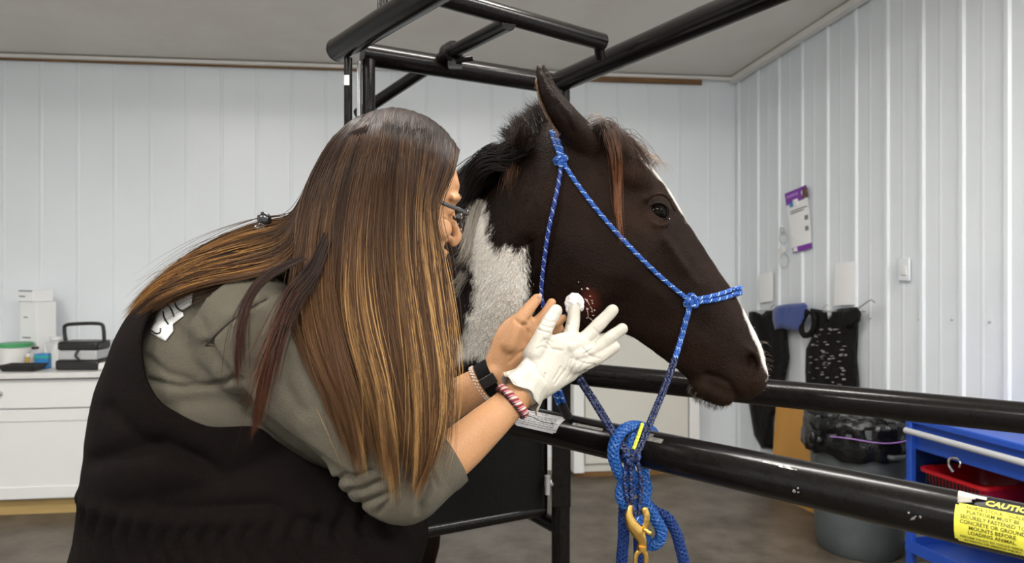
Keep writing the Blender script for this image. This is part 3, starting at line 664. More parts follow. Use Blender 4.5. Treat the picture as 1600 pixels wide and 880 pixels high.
# peeled corner curling off the rail
V = []; Fc = []; n = 8
for j in range(n+1):
    for i in range(n+1):
        a, b = i/n, j/n; V.append(railpt(US+UW*(.02+.36*a), .046-.017*b*(1-a*.6), .0015+.008*math.sin(math.pi*min(1, b*1.1))*(1-a)*1.0+.002*(1-b)))
for j in range(n):
    for i in range(n):
        if i > n-3-j//3 and j > 4: continue
        k = j*(n+1)+i; Fc.append((k, k+1, k+n+2, k+n+1))
o = mk('peeled_corner', rawmesh('peeled_corner', V, Fc, True, [M['stick_back']]), t); o.modifiers.new('s', 'SOLIDIFY').thickness = .0006
bent_text('caution_text', 'CAUTION', .0125, US+UW*.70, .0375, .0022, M['yellow'], t, .0004, UW*.66, .2)
dk = mat('sticker_text_olive', (.05, .042, .006), .6)
for k, (s, w, sz) in enumerate((('HORSE STOCK / SCALE', .74, .0065), ('PLATFORM MUST BE', .68, .0068), ('SECURELY FASTENED TO', .84, .0068), ('CONCRETE OR GROUND', .84, .0068), ('MOUNTS BEFORE', .60, .0068), ('LOADING ANIMAL.', .62, .0068))):
    bent_text('sticker_text', s, sz, UC+(.02 if k == 0 else 0)*UW, .0255-.0064*k, .0020, dk, t, .0001, UW*w)
for k, s in enumerate(('FAILURE TO DO SO COULD RESULT', 'IN DEATH OR SERIOUS INJURY.')):
    bent_text('sticker_text', s, .0042, UC, -.0135-.0052*k, .0020, dk, t, .0001, UW*(.84-.1*k))
un0 = rail_uv(806, 668); un1 = rail_uv(884, 680)
t = thing('notice_sticker', 'white NOTICE sticker under the wrist bracelet on the near rail', 'sticker', railpt(un0+.05, .01))
bent_patch('white_field', un0, un1, .000, .040, .0012, M['stick_white'], t, skew=.016)
uc = (un0+un1)/2+.008; uw = un1-un0
bent_text('notice_text', 'NOTICE', .008, uc+.004, .0355, .002, M['print'], t, 0, uw*.36)
rr = random.Random(5)
for k in range(6):     # fine print too small to read
    v = .0285-.0043*k; u = uc-uw*.44; mb = MB()
    while u < uc+uw*.40:
        w = rr.uniform(.004, .013); a = [railpt(u+i*w/3, v+s*.0007, .002) for s in (-1, 1) for i in range(4)]
        mb.add(a, [(i, i+1, i+5, i+4) for i in range(3)], M['print']); u += w+.0028
    o = mb.build('fine_print', parent=t, smooth=False)
# scraped places and a painted highlight streak on the rail
for (px, py, w, h) in ((1255, 768, .008, .010), (1432, 810, .022, .009)):
    u = rail_uv(px, py); mb = MB(); rr = random.Random(px)
    for k in range(5):
        c = railpt(u+rr.uniform(-w, w)*.7, -.002+rr.uniform(-h, h)*.4, .0005); mb.ball(c, (rr.uniform(.0015, .004), .001, rr.uniform(.001, .0025)), 8, rot=Matrix.Rotation(rr.uniform(-1, 1), 3, 'Y'), m=M['scuff_and_highlight'])
    mb.build('chipped_paint', parent=st)
for (a, b, v0, v1) in ((905, 952, .026, .032), (1026, 1047, .026, .036), (1010, 1030, .032, .044), (1208, 1250, .030, .034), (1234, 1262, .028, .030)):  # worn strips; the later ones paint a bright highlight streak along the rail
    bent_patch('worn_and_highlight', rail_uv(a, 690), rail_uv(b, 700), v0, v1, .0006, M['scuff_and_highlight'], st)
# ---------------- the horse ----------------
HD = 1.46
def hsec(top, bot, side, hw, prof, n=28):
    """one body section: top and bottom points, side direction, half width; prof maps height (0 top..1 bottom) to width"""
    P = []; top = np.array(top); bot = np.array(bot); side = np.array(side)/np.linalg.norm(side)
    c = (top+bot)/2; h = (top-bot)/2
    for k in range(n):
        a = 2*math.pi*k/n; ca, sa = math.cos(a), math.sin(a)
        v = math.copysign(abs(sa)**.92, sa); f = (1-v)/2
        P.append(c+h*v+side*hw*math.copysign(abs(ca)**.85, ca)*np.interp(f, [p[0] for p in prof], [p[1] for p in prof]))
    return P
def lofted(mb, secs, n=28, k=5):
    S = np.array([np.r_[s[0], s[1], s[2], s[3], [q for p in s[4] for q in p]] for s in secs], float); D = cr(S, k)
    rg = []
    for r in D:
        pr = [(r[10+2*i], r[11+2*i]) for i in range((len(r)-10)//2)]
        rg.append(hsec(r[0:3], r[3:6], r[6:9], r[9], pr, n))
    mb.rings(rg); return mb
Y = (0, 1, 0)
hp = [(0, .55), (.15, .80), (.4, 1.0), (.7, .85), (1, .5)]       # skull
jp = [(0, .45), (.15, .72), (.35, .90), (.65, 1.0), (1, .62)]    # deep jowl
np_ = [(0, .60), (.2, .85), (.45, .95), (.7, .9), (1, .6)]       # nose
mb = MB()
HS = [((893, 196), (836, 330), 1.48, .050, hp), ((925, 193), (829, 430), 1.475, .078, hp), ((960, 208), (836, 508), 1.47, .092, jp), ((1000, 241), (880, 533), 1.465, .100, jp),
      ((1041, 290), (935, 522), 1.46, .098, jp), ((1073, 344), (980, 524), 1.46, .080, jp), ((1108, 400), (1022, 551), 1.46, .064, np_), ((1148, 459), (1056, 577), 1.46, .056, np_),
      ((1172, 503), (1078, 596), 1.46, .055, np_), ((1190, 543), (1094, 616), 1.46, .057, np_), ((1196, 572), (1128, 624), 1.46, .050, np_), ((1191, 600), (1158, 624), 1.46, .030, np_)]
lofted(mb, [(W(*a, d), W(*b, d), Y, hw, p) for a, b, d, hw, p in HS])
# upper lip, lower lip, chin, nostril rim
RY = lambda a: Matrix.Rotation(R(a), 3, 'Y')
mb.ball(W(1170, 590, 1.455), (.036, .048, .046), 20, RY(20))
mb.ball(W(1160, 606, 1.455), (.026, .040, .026), 18)
mb.ball(W(1114, 611, 1.455), (.044, .038, .027), 18, RY(24)); mb.ball(W(1128, 615, 1.455), (.026, .036, .027), 18); mb.ball(W(1095, 604, 1.455), (.026, .032, .026), 16)
mb.tube(cr([W(1168, 545, 1.412), W(1180, 556, 1.405), W(1184, 572, 1.408), W(1176, 582, 1.415)], 5), [.0075]*16, 10, round_=True)
mb.tube(cr([W(1166, 549, 1.412), W(1164, 562, 1.409), W(1170, 578, 1.412)], 5), [.006]*11, 10, round_=True)
# brow, socket ridge, cheek ridge, jaw muscle
mb.tube(cr([W(1006, 320, 1.390), W(1021, 305, 1.388), W(1041, 306, 1.390), W(1055, 330, 1.395)], 5), [.005]*16, 10, round_=True)
mb.tube(cr([W(1012, 344, 1.386), W(1030, 352, 1.383), W(1048, 348, 1.388)], 5), [.0045]*11, 10, round_=True)
mb.tube(cr([W(1035, 372, 1.388), W(1060, 410, 1.398), W(1090, 448, 1.412)], 6), [.012]*9+[.009]*4, 12, round_=True)
mb.ball(W(925, 400, 1.415), (.085, .035, .085), 22, RY(20)); mb.ball(W(905, 470, 1.43), (.062, .034, .055), 20)
mb.ball(W(985, 275, 1.42), (.05, .03, .04), 18, RY(40))
# ears
def ear(dy, dx, m):
    st_ = [((920, 238), .038, .030), ((902, 211), .0415, .028), ((878, 182), .0385, .024), ((859, 155), .0295, .019), ((849, 133), .0205, .014), ((844, 114), .0125, .009), ((840, 99), .003, .004)]
    C = cr([tuple(W(p[0]+dx, p[1], HD-.045+dy+(.030, .012, 0, 0, 0, 0, 0)[i]))+(a, b) for i, (p, a, b) in enumerate(st_)], 5)
    m.tube(C[:, :3], [(q[4], q[3]) for q in C], 18, up=(0, 1, 0))
ear(0, 0, mb); ear(.115, 8, mb)
# neck and trunk
fwd = -bk
def sd(t): v = Vector(t).cross(Vector((0, 0, 1))).normalized(); return tuple(v)
nk = [(0, .35), (.15, .70), (.45, 1.0), (.75, .95), (1, .6)]; bp = [(0, .40), (.15, .78), (.5, 1.0), (.8, .92), (1, .5)]
NS = [(W(905, 200, 1.475), W(862, 425, 1.475), sd((1, -.1, 0)), .070, nk), (W(858, 188, 1.50), W(836, 515, 1.49), sd((1, -.3, 0)), .080, nk), (W(808, 222, 1.58), W(806, 585, 1.55), sd((1, -1, 0)), .088, nk),
      (W(762, 264, 1.70), W(765, 635, 1.70), sd((.8, -1, 0)), .105, nk), (W(722, 298, 1.90), W(725, 645, 1.90), sd((.6, -1, 0)), .135, nk), (W(668, 350, 2.15), W(670, 665, 2.13), sd((.5, -1, 0)), .175, bp)]
w0 = Vector((-.42, 2.5, 0))
for k, (a, zt, zb, hw) in enumerate(((0, 1.47, .80, .225), (.35, 1.40, .74, .255), (.75, 1.38, .76, .275), (1.05, 1.42, .86, .255), (1.25, 1.36, .98, .19), (1.34, 1.24, 1.08, .10))):
    c = w0+bk*a; NS.append(((c.x, c.y, zt), (c.x, c.y, zb), sd(fwd), hw, bp))
lofted(mb, [(tuple(a), tuple(b), c, d, e) for a, b, c, d, e in NS], 32)
sv = Vector(sd(fwd))
# shoulder and chest muscles
for s in (-1, 1):
    mb.ball(w0+fwd*.02+sv*s*.13+Vector((0, 0, 1.10)), (.16, .13, .26), 20); mb.ball(w0+fwd*.10+sv*s*.09+Vector((0, 0, .98)), (.12, .12, .16), 20)
    mb.ball(w0+bk*1.12+sv*s*.12+Vector((0, 0, 1.12)), (.20, .17, .26), 20)
    f = w0+sv*s*.135+bk*.02
    mb.tube(cr([f+Vector((0, 0, .98)), f+Vector((0, 0, .80)), f+fwd*.015+Vector((0, 0, .62)), f+fwd*.02+Vector((0, 0, .48)), f+Vector((0, 0, .40)), f+Vector((0, 0, .22)), f+Vector((0, 0, .12)), f+fwd*.03+Vector((0, 0, .05))], 4),
            list(cr([.115, .085, .055, .042, .034, .026, .032, .036], 4)[:, 0]), 16)
    h = w0+bk*1.18+sv*s*.14
    mb.tube(cr([h+Vector((0, 0, 1.08)), h+fwd*.10+Vector((0, 0, .86)), h+fwd*.03+Vector((0, 0, .70)), h+bk*.12+Vector((0, 0, .54)), h+bk*.13+Vector((0, 0, .46)), h+bk*.08+Vector((0, 0, .24)), h+bk*.07+Vector((0, 0, .13)), h+bk*.03+Vector((0, 0, .05))], 4),
            list(cr([.18, .13, .09, .052, .046, .030, .034, .038], 4)[:, 0]), 16)
hme = blob(mb, .0055, 7, 'horse_body')
V = verts(hme); Nn = norms(hme); X, Yp = topx(V)
# hollows: nostril, mouth line, temple, behind the cheek bone, jugular groove
def dent(V, Nn, c, rad, depth):
    d = np.linalg.norm(V-np.array(c), axis=1); return V-Nn*(depth*np.exp(-(d/rad)**2))[:, None]
near = V[:, 1] < HD
V2 = V.copy()
def seg_push(px_pts, wpx, depth, sel, w=None):
    """press a soft groove along an image-projected line drawn on the near side"""
    global V2
    d = np.full(len(V), 1e9)
    for a, b in zip(px_pts[:-1], px_pts[1:]):
        a = np.array(a, float); b = np.array(b, float); e = b-a; t = np.clip(((X-a[0])*e[0]+(Yp-a[1])*e[1])/(e@e), 0, 1)
        d = np.minimum(d, np.hypot(X-a[0]-t*e[0], Yp-a[1]-t*e[1]))
    V2 = V2-Nn*((depth*np.exp(-(d/wpx)**2))*sel)[:, None]
s = near & (Nn[:, 1] < -.15) & (V[:, 0] < 1)
seg_push([(1174, 562), (1178, 572)], 7, .014, s)
seg_push([(1149, 616), (1140, 600), (1122, 590), (1104, 586)], 4.5, .0065, s)
seg_push([(985, 305), (1000, 318)], 16, .008, s)
seg_push([(955, 500), (985, 470), (1020, 430)], 20, .006, s)
seg_push([(826, 380), (824, 430), (830, 500)], 9, .010, s)
seg_push([(1010, 380), (1070, 470), (1100, 510)], 18, .004, s)
seg_push([(735, 420), (775, 480), (790, 560)], 14, .008, s)
seg_push([(893, 205), (886, 188), (870, 160)], 5, .004, s)
seg_push([(1060, 585), (1085, 592)], 8, .003, s)
V2 = V2+Nn*(.0011*vnoise(V, 38, 3))[:, None]
setv(hme, V2)
# coat colours: dark brown-black with a white neck patch, white blaze
Wp = [(735, 312), (756, 314), (761, 343), (766, 378), (780, 388), (822, 387), (822, 420), (823, 458), (826, 480), (834, 560), (800, 570), (770, 575), (742, 556), (723, 562), (690, 580), (709, 555), (723, 529), (737, 486), (744, 448), (740, 415), (727, 385), (729, 357)]
def coat(P, jit=0):
    x, y = topx(P); n1 = vnoise(P, 7, 1); n2 = vnoise(P, 45, 2); n3 = vnoise(P, 18, 5)
    d = sdpoly(x, y, Wp)+n2*7+jit
    wpatch = np.clip(d/5+.5, 0, 1)*(P[:, 1] < 2.1)
    # blaze down the middle of the face
    bl = [(985, 225), (1043, 283), (1073, 336), (1112, 392), (1152, 452), (1176, 498), (1196, 548), (1203, 590), (1190, 600)]
    d = np.full(len(P), 1e9)
    for a, b in zip(bl[:-1], bl[1:]):
        a = np.array(a, float); b = np.array(b, float); e = b-a; t = np.clip(((x-a[0])*e[0]+(y-a[1])*e[1])/(e@e), 0, 1); d = np.minimum(d, np.hypot(x-a[0]-t*e[0], y-a[1]-t*e[1]))
    half = np.interp(y, [230, 300, 340, 470, 500, 530, 560, 585, 600], [5, 6.5, 4.5, 5.5, 9.5, 11, 8, 4, -3])
    wbl = np.clip((half+n2*2.5+jit*.3-d)/3+.5, 0, 1)*(np.abs(P[:, 1]-HD) < .075)*(x > 975)*(y < 600)
    w = np.maximum(wpatch, wbl)[:, None]
    dark = np.array([.0085, .0048, .0036]); brown = np.array([.0260, .0136, .0086])
    k = np.clip(.42+.55*n1+.3*n3, 0, 1)[:, None]; k = k*(.55+.45*np.clip((x[:, None]-780)/250, 0, 1))
    base = dark*(1-k)+brown*k
    wh = np.array([.92, .87, .80])*(1+.06*n3[:, None])
    wh = wh*(1-.28*np.maximum(wbl-wpatch, 0))[:, None]; c = base*(1-w)+wh*w
    # raw skin of the healing wound
    dx = np.hypot((x-922)/14, (y-472)/26)+n3*.5
    r = np.clip(1.25-dx, 0, 1)[:, None]*(P[:, 1:2] < HD)
    return c*(1-r)+np.array([.10, .022, .014])*r
paint(hme, coat(V2))
M['coat'] = mat('horse_coat', (.02, .015, .012), .50, 0, .055, attr='Col', bump=(260, .3))
hme.materials.append(M['coat'])
ho = thing('horse', 'dark brown horse with white neck patch and blaze, head over the rail', 'horse', (w0.x, w0.y, 0))
body_h = mk('body', hme, ho)
hb = BVHTree.FromPolygons([tuple(v) for v in V2], [tuple(p.vertices) for p in hme.polygons])
ORG = Vector((0, 0, CZ))
def cast(px, py, lift=0, tree=None):
    d = (W(px, py, 1)-ORG).normalized(); h = (tree or hb).ray_cast(ORG, d)
    return (h[0]-d*lift) if h[0] is not None else None
def hpt(px, py, lift=0, dflt=HD-.06):
    q = cast(px, py, lift); return q if q is not None else W(px, py, dflt)
# eye
M['eye'] = mat('dark_eye', (.003, .0020, .0016), .04, 0, .10)
M['lid'] = mat('eyelid_skin', (.006, .004, .0035), .5, spec=.1)
e = hpt(1029, 331); ec = e+Vector((0, .0070, 0))
eo = MB().ball(ec, (.0196, .0140, .0176), 28, RY(14), m=M['eye']).build('eye', parent=ho)
mb = MB()
for sg in (1, -1):
    P = [ec+RY(14) @ Vector((.0205*math.cos(a), -.0058-.0022*math.sin(abs(a)), sg*.0175*math.sin(a))) for a in np.linspace(0, math.pi, 16)]
    mb.tube(P, [.0018+.0008*math.sin(a) for a in np.linspace(0, math.pi, 16)], 8, m=M['lid'])
mb.build('eyelid', parent=ho)
mb = MB(); P = [hpt(x, y, .0015) for x, y in ((1013, 322), (1020, 316), (1031, 313), (1041, 317), (1046, 325))]; mb.tube(cr(P, 4), .0026, 8, m=M['coat']); 
# tear glint at the inner corner
g = mat('tear_wet', (.5, .48, .45), .1, spec=.8); MB().tube([hpt(1039, 338, .003), hpt(1043, 332, .003)], .0009, 6, m=g).build('tear_streak', parent=ho)
MB().ball(hpt(1046, 342, .002), .0014, 10, m=g).build('tear_drop', parent=ho)

def strands(name, G, rad, colf, parent, m, K=None):
    """G: (n, K, 3) guide points per strand -> thin tapered three-sided hairs in one mesh"""
    G = np.asarray(G, np.float32); n, K, _ = G.shape
    T = np.gradient(G, axis=1); T /= np.linalg.norm(T, axis=2, keepdims=True)+1e-9
    ref = np.where(np.abs(T[..., 1:2]) < .8, np.array([0, 1., 0]), np.array([1., 0, 0])); S = np.cross(T, ref); S /= np.linalg.norm(S, axis=2, keepdims=True)+1e-9; U = np.cross(S, T)
    tt = np.linspace(0, 1, K); prof = np.clip(np.minimum(1, (1-tt)*3.0+.08), 0, 1)*rad
    if np.ndim(rad) == 1 and len(rad) == n: prof = np.clip(np.minimum(1, (1-tt)*3.0+.08), 0, 1)[None, :]*np.asarray(rad)[:, None]
    else: prof = np.broadcast_to(prof, (n, K))
    Vv = np.stack([G+(S*math.cos(a)+U*math.sin(a))*prof[..., None] for a in (0, 2.0944, 4.18879)], 2).reshape(-1, 3)
    idx = np.arange(n*K*3).reshape(n, K, 3); Q = []
    for a, b in ((0, 1), (1, 2), (2, 0)): Q.append(np.stack([idx[:, :-1, a], idx[:, 1:, a], idx[:, 1:, b], idx[:, :-1, b]], -1).reshape(-1, 4))
    C = colf(n, K); C = np.repeat(C.reshape(n*K, 3), 3, axis=0)
    return mk(name, fastmesh(name, Vv, np.concatenate(Q), m, C), parent)
M['hair_h'] = mat('horse_hair', (.02, .01, .01), .42, 0, .35, attr='Col')
# short coat hairs over the side towards the stall front
P0 = []; areas = np.array([p.area for p in hme.polygons]); C0_f = np.array([tuple(p.center) for p in hme.polygons]); N0_f = np.array([tuple(p.normal) for p in hme.polygons])
fx, fy = topx(C0_f); vis = (N0_f[:, 1] < .25) & (C0_f[:, 1] < 2.3) & (fx > 640) & (C0_f[:, 2] > .9) & (fx < 1300)
near_e = np.linalg.norm(C0_f-np.array(ec), axis=1) > .021; vis &= near_e
w_ = areas*vis*(1+2.5*(sdpoly(fx, fy, Wp) > -12)); w_ /= w_.sum(); NH = 120000
pick = rng.choice(len(w_), NH, p=w_); Pn = N0_f[pick]; Pp = C0_f[pick]+rng.normal(0, .0016, (NH, 3)); px_, py_ = topx(Pp)
hd_ = np.array([.62, 0, -.78]); nd = np.array([-.25, .3, -.95])
kk = np.clip((px_-790)/60, 0, 1)[:, None]; D = hd_*kk+nd*(1-kk)
D = D+rng.normal(0, .22, (NH, 3))+.35*np.stack([vnoise(Pp[:, :3], 14, 1), np.zeros(NH), vnoise(Pp, 14, 9)], 1)
D = D-Pn*(D*Pn).sum(1, keepdims=True); D /= np.linalg.norm(D, axis=1, keepdims=True)+1e-9
inw = sdpoly(px_, py_, Wp) > -4
Ln = np.where(inw, rng.uniform(.010, .020, NH), np.where(px_ < 870, rng.uniform(.006, .012, NH), rng.uniform(.0028, .006, NH)))[:, None]
B_ = Pp-Pn*.0008; mid = B_+D*Ln*.5+Pn*Ln*.22; tip = B_+D*Ln+Pn*Ln*.20
sdv = np.cross(D, Pn); wv_ = np.where(inw, .00050, .00034)[:, None]
Vt = np.stack([B_-sdv*wv_, B_+sdv*wv_, mid+sdv*wv_*.8, mid-sdv*wv_*.8, tip], 1).reshape(-1, 3); i0 = np.arange(NH)*5
T3 = np.concatenate([np.stack([i0, i0+1, i0+2], 1), np.stack([i0, i0+2, i0+3], 1), np.stack([i0+3, i0+2, i0+4], 1)])
cc = coat(Pp, rng.normal(0, 3.5, NH)); cc = np.clip(cc*np.where(cc[:, :1] > .3, rng.uniform(.95, 1.15, (NH, 1)), rng.uniform(.7, 1.35, (NH, 1))), 0, .97); Cc = np.repeat(cc, 5, axis=0)
o = mk('coat_hair', fastmesh('coat_hair', Vt, T3, M['coat'], Cc, False), ho); o['kind'] = 'stuff'

def bundle(paths, n, spread, K=16, seed=1, wob=.004, taper=1.0, lenj=.25, end_spread=None):
    """n hairs that follow a guide path with a soft round spread"""
    r = np.random.default_rng(seed); out = []
    for P in paths:
        C = cr([tuple(p) for p in P], 6); s = np.linspace(0, 1, len(C)); tt = np.linspace(0, 1, K)
        for i in range(n):
            L = 1-r.uniform(0, lenj); q = tt*L; B = np.stack([np.interp(q, s, C[:, j]) for j in range(3)], 1)
            o_ = r.normal(0, 1, 3)*spread*.5; e_ = r.normal(0, 1, 3)*(end_spread if end_spread is not None else spread)*.5
            ph = r.uniform(0, 6.28, 3); fr = r.uniform(3, 8)
            B = B+o_*(1-tt)[:, None]+e_*tt[:, None]+wob*np.sin(fr*tt[:, None]+ph)*tt[:, None]
            out.append(B)
    return np.array(out)
def hcol(c0, c1, j=.3, seed=1):
    def f(n, K):
        r = np.random.default_rng(seed); t = np.linspace(0, 1, K)[None, :, None]; k = r.uniform(1-j, 1+j, (n, 1, 1)); h = r.uniform(0, 1, (n, 1, 1))
        t = np.clip(t*.8+h*.5, 0, 1); return np.maximum((np.array(c0)*(1-t)+np.array(c1)*t)*k, .005).astype(np.float32)
    return f
DK = (.010, .0065, .0055); OR = (.20, .065, .018); RB = (.06, .022, .010)
# mane: upright tuft behind the ear, rolls of dark mane along the crest, pale lock on the white patch
def cp(x, y, dy=.03, d=None): q = cast(x, y); return (q if q is not None else W(x, y, d or HD))+Vector((0, dy, 0))
P = []
rm = random.Random(4)
for k in range(26):
    x = 806+k*2.0; y = 236-k*1.7; base = W(x, y, 1.50+rm.uniform(0, .06)); P.append([base, base+Vector((-.012, .01, .030)), base+Vector((-.026+rm.uniform(-.012, .012), .02, .050+rm.uniform(-.012, .012)))])
strands('mane', bundle(P, 70, .016, 9, 2, .002, end_spread=.020), .00055, hcol(DK, (.022, .012, .009), seed=3), ho, M['hair_h'])
P = []
for k in range(11):
    dy = k*.010; j = k*3-4
    P.append([W(822, 226+j*.6, 1.49+dy), W(796, 238+j, 1.48+dy), W(766, 248+j*1.2, 1.54+dy), W(744, 262+j, 1.60+dy), W(722, 284+j*1.4, 1.70+dy), W(700, 302+j*1.5, 1.78+dy), W(684, 330+j*2, 1.84+dy)])
for k in range(6):
    P.append([W(790, 240+k*2, 1.50), W(768, 240+k*2.5, 1.50), W(750, 252+k*3, 1.53), W(738, 278+k*3, 1.57), W(726, 296+k*3, 1.63), W(714, 300+k*4, 1.70)])
strands('mane_lock', bundle(P, 260, .020, 18, 5, .003), .0006, hcol(DK, (.018, .010, .008), seed=5), ho, M['hair_h'])
P = [[hpt(752, 318, .01), hpt(742, 345, .015), hpt(734, 375, .02), hpt(728, 400, .02), hpt(712, 418, .02)], [hpt(742, 315, .01), hpt(736, 340, .02), hpt(733, 370, .02), hpt(724, 398, .02)]]
strands('white_mane_lock', bundle(P, 190, .012, 14, 6, .002, end_spread=.02), .0005, hcol((.32, .28, .23), (.62, .57, .50), seed=6), ho, M['hair_h'])
P = [[hpt(722, 430, .01), hpt(715, 437, .03), hpt(702, 450, .04), hpt(690, 462, .05)], [hpt(730, 428, .01), hpt(716, 450, .03), hpt(709, 470, .04)]]
strands('white_wisp', bundle(P, 22, .010, 10, 8, .003), .0005, hcol((.4, .37, .32), (.6, .57, .5), seed=7), ho, M['hair_h'])
P = [[hpt(815, 205, .004), hpt(808, 240, .008), hpt(800, 275, .010), hpt(796, 300, .01)]]
strands('bridle_path_hair', bundle(P, 130, .022, 10, 9, .002), .0005, hcol(DK, (.10, .05, .028), seed=8), ho, M['hair_h'])
# forelock: a rust lock over the cheek, pale frizz along the brow line
P = [[W(958, 205, 1.40), W(966, 235, 1.375), hpt(968, 270, .010), hpt(967, 310, .012), hpt(969, 350, .014), hpt(973, 388, .012)], [W(950, 208, 1.39), W(958, 245, 1.375), hpt(961, 290, .010), hpt(963, 330, .012), hpt(966, 352, .012)]]
strands('forelock', bundle(P, 34, .010, 16, 11, .0034, end_spread=.006), .00036, hcol((-.02, -.008, -.003), (.24, .088, .030), seed=9), ho, M['hair_h'])
P = []
for k in range(12):
    a = k/11; x = 930+a*48; y = 192+a*33; P.append([W(x-8, y+8, HD-.01+a*.0), W(x+12, y-2+k*.4, HD-.03), W(x+24+k*.7, y+16+k*1.2, HD-.050), W(x+30+k*1.2, y+40+k*2.0, HD-.068)])
strands('brow_hair', bundle(P, 42, .016, 12, 12, .004, end_spread=.024), .00038, hcol((.012, .007, .005), (.05, .024, .013), .5, 10), ho, M['hair_h'])
P = []
for k in range(15):
    a = k/14; x = 918+a*98; y = 186+a*72; P.append([W(x, y+5, HD), W(x+10, y-5, HD-.01), W(x+22, y+1, HD-.02), W(x+29, y+16, HD-.02)])
strands('pale_frizz', bundle(P, 13, .007, 9, 13, .003, end_spread=.014), .00028, hcol((.06, .035, .022), (.32, .22, .15), .4, 11), ho, M['hair_h'])
# ear fringe and chin whiskers
def EL(y):
    for x in np.arange(826, 900, 1.0):
        q = cast(float(x), y)
        if q is not None and q.y < HD-.004: return float(x)
    return 866.0
P = [[W(EL(y)+3, y, HD-.05), W(EL(y)-.5, y+4, HD-.055), W(EL(y+10), y+10, HD-.06)] for y in range(120, 212, 4)]
strands('ear_fringe', bundle(P, 22, .002, 6, 14, .0004, end_spread=.003), .00028, hcol((.03, .018, .012), (.26, .16, .10), .4, 12), ho, M['hair_h'])
r_ = random.Random(8); G = []
for k in range(170):
    a = r_.random(); x = np.interp(a, [0, .35, .7, 1], [1078, 1092, 1120, 1146]); y = np.interp(a, [0, .35, .7, 1], [604, 622, 634, 628])
    b = W(x, y-4, HD-.03+r_.uniform(0, .05)); G.append([b, b+Vector((-.003+r_.uniform(-.004, .002), -.002, -.006)), b+Vector((-.006+r_.uniform(-.006, .004), -.003, -.014-r_.random()*.006))])
for k in range(15):
    y = r_.uniform(530, 612); x = np.interp(y, [530, 570, 612], [1186, 1196, 1180]); b = W(x, y, HD-.02+r_.uniform(-.02, .03)); L = r_.uniform(.012, .026)
    G.append([b, b+Vector((L*.5, 0, L*r_.uniform(-.1, .15))), b+Vector((L, 0, L*r_.uniform(-.5, .1)))])
strands('whisker', np.array([cr([tuple(p) for p in g], 3) for g in G]), .00035, hcol((.03, .02, .015), (.12, .09, .07), .4, 13), ho, M['hair_h'])
# serum drops round the wound
mb = MB(); wet = mat('wet_serum', (.55, .42, .38), .12, spec=.8)
for x, y, s in ((918, 451, 2.6), (909, 452, 1.6), (904, 441, 1.2), (922, 463, 1.6), (925, 470, 1.6), (917, 470, 2.6), (926, 474, 1.6), (918, 483, 2.2), (924, 487, 1.4), (929, 485, 1.6), (927, 493, 1.8), (917, 497, 1.2), (931, 499, 1.6)):
    mb.ball(hpt(x, y, .001), (.0012*s, .001, .0009*s), 8, RY(x*37 % 90), m=wet)
for a, b in (((916, 481), (919, 497)), ((922, 479), (926, 488)), ((913, 466), (921, 477)), ((921, 497), (930, 506))): mb.tube([hpt(*a, .0016), hpt((a[0]+b[0])/2+1, (a[1]+b[1])/2, .003), hpt(*b, .0016)], .0009, 6, m=wet)
o = mb.build('wound_seepage', parent=ho); o['kind'] = 'stuff'
# hooves
M['hoof'] = mat('hoof_horn', (.03, .026, .022), .45, bump=(60, .2))
for s in (-1, 1):
    for c in (w0+sv*s*.135+bk*.02+fwd*.035, w0+bk*1.18+sv*s*.14+bk*.0): MB().lathe([(0, 0), (.062, 0), (.060, .01), (.045, .07), (0, .075)], (c.x, c.y, 0), 24, m=M['hoof']).build('hoof', parent=ho)
# ---------------- the person bending over the horse ----------------
PZ = 1.27
po = thing('person', 'person with long brown ombre hair bending to tend the horse cheek, black overalls', 'person', (-.45, 1.27, 0))
M['skin'] = mat('skin', (.54, .29, .145), .48, 0, .35, sss=.12, mottle=(30, (.46, .225, .105), .35), bump=(240, .12))
M['sweat'] = mat('olive_grey_sweatshirt', (.122, .109, .082), .88, 0, .10, sheen=.05, mottle=(4, (.094, .085, .065), .6), bump=(420, .35))
M['overall'] = mat('black_canvas', (.0062, .0044, .0040), .85, 0, .05, mottle=(5, (.0095, .0068, .0060), .6), bump=(500, .4))
M['glove'] = mat('white_latex_glove', (.46, .43, .37), .45, 0, .45, sss=.05, bump=(38, .35))
M['gauze'] = mat('white_cotton', (.74, .73, .71), .95, bump=(120, .8))
# head in its own frame: x forward, y to the person's left, z up, origin between the eyes' level and the skull middle
HS_ = 1.10; pit, yaw = R(15), R(16)
Rh = Matrix.Rotation(yaw, 3, 'Z') @ Matrix.Rotation(pit, 3, 'Y')
nose_local = Vector((.117, 0, -.040))*HS_; NT = W(718, 376, 1.285); HO = NT-Rh @ nose_local
def Hl(x, y, z): return HO+Rh @ (Vector((x, y, z))*HS_)
mb = MB(); n = 32; rg = []
for z, xf, xb, w in ((-.122, .070, .035, .012), (-.115, .086, .000, .026), (-.100, .092, -.030, .040), (-.075, .093, -.055, .053), (-.045, .094, -.075, .062), (-.015, .093, -.092, .069), (.015, .094, -.102, .074), (.045, .093, -.106, .077), (.072, .078, -.098, .071), (.092, .050, -.076, .056), (.104, .014, -.044, .034), (.108, -.006, -.026, .014)):
    c = (xf+xb)/2; h = (xf-xb)/2; ring = []
    for k in range(n):
        a = 2*math.pi*k/n; ca = math.cos(a); e = .85 if ca > 0 else 1.0
        ring.append(Hl(c+h*math.copysign(abs(ca)**e, ca), w*math.copysign(abs(math.sin(a))**.9, math.sin(a)), z))
    rg.append(ring)
mb.rings(rg)
RhM = Rh
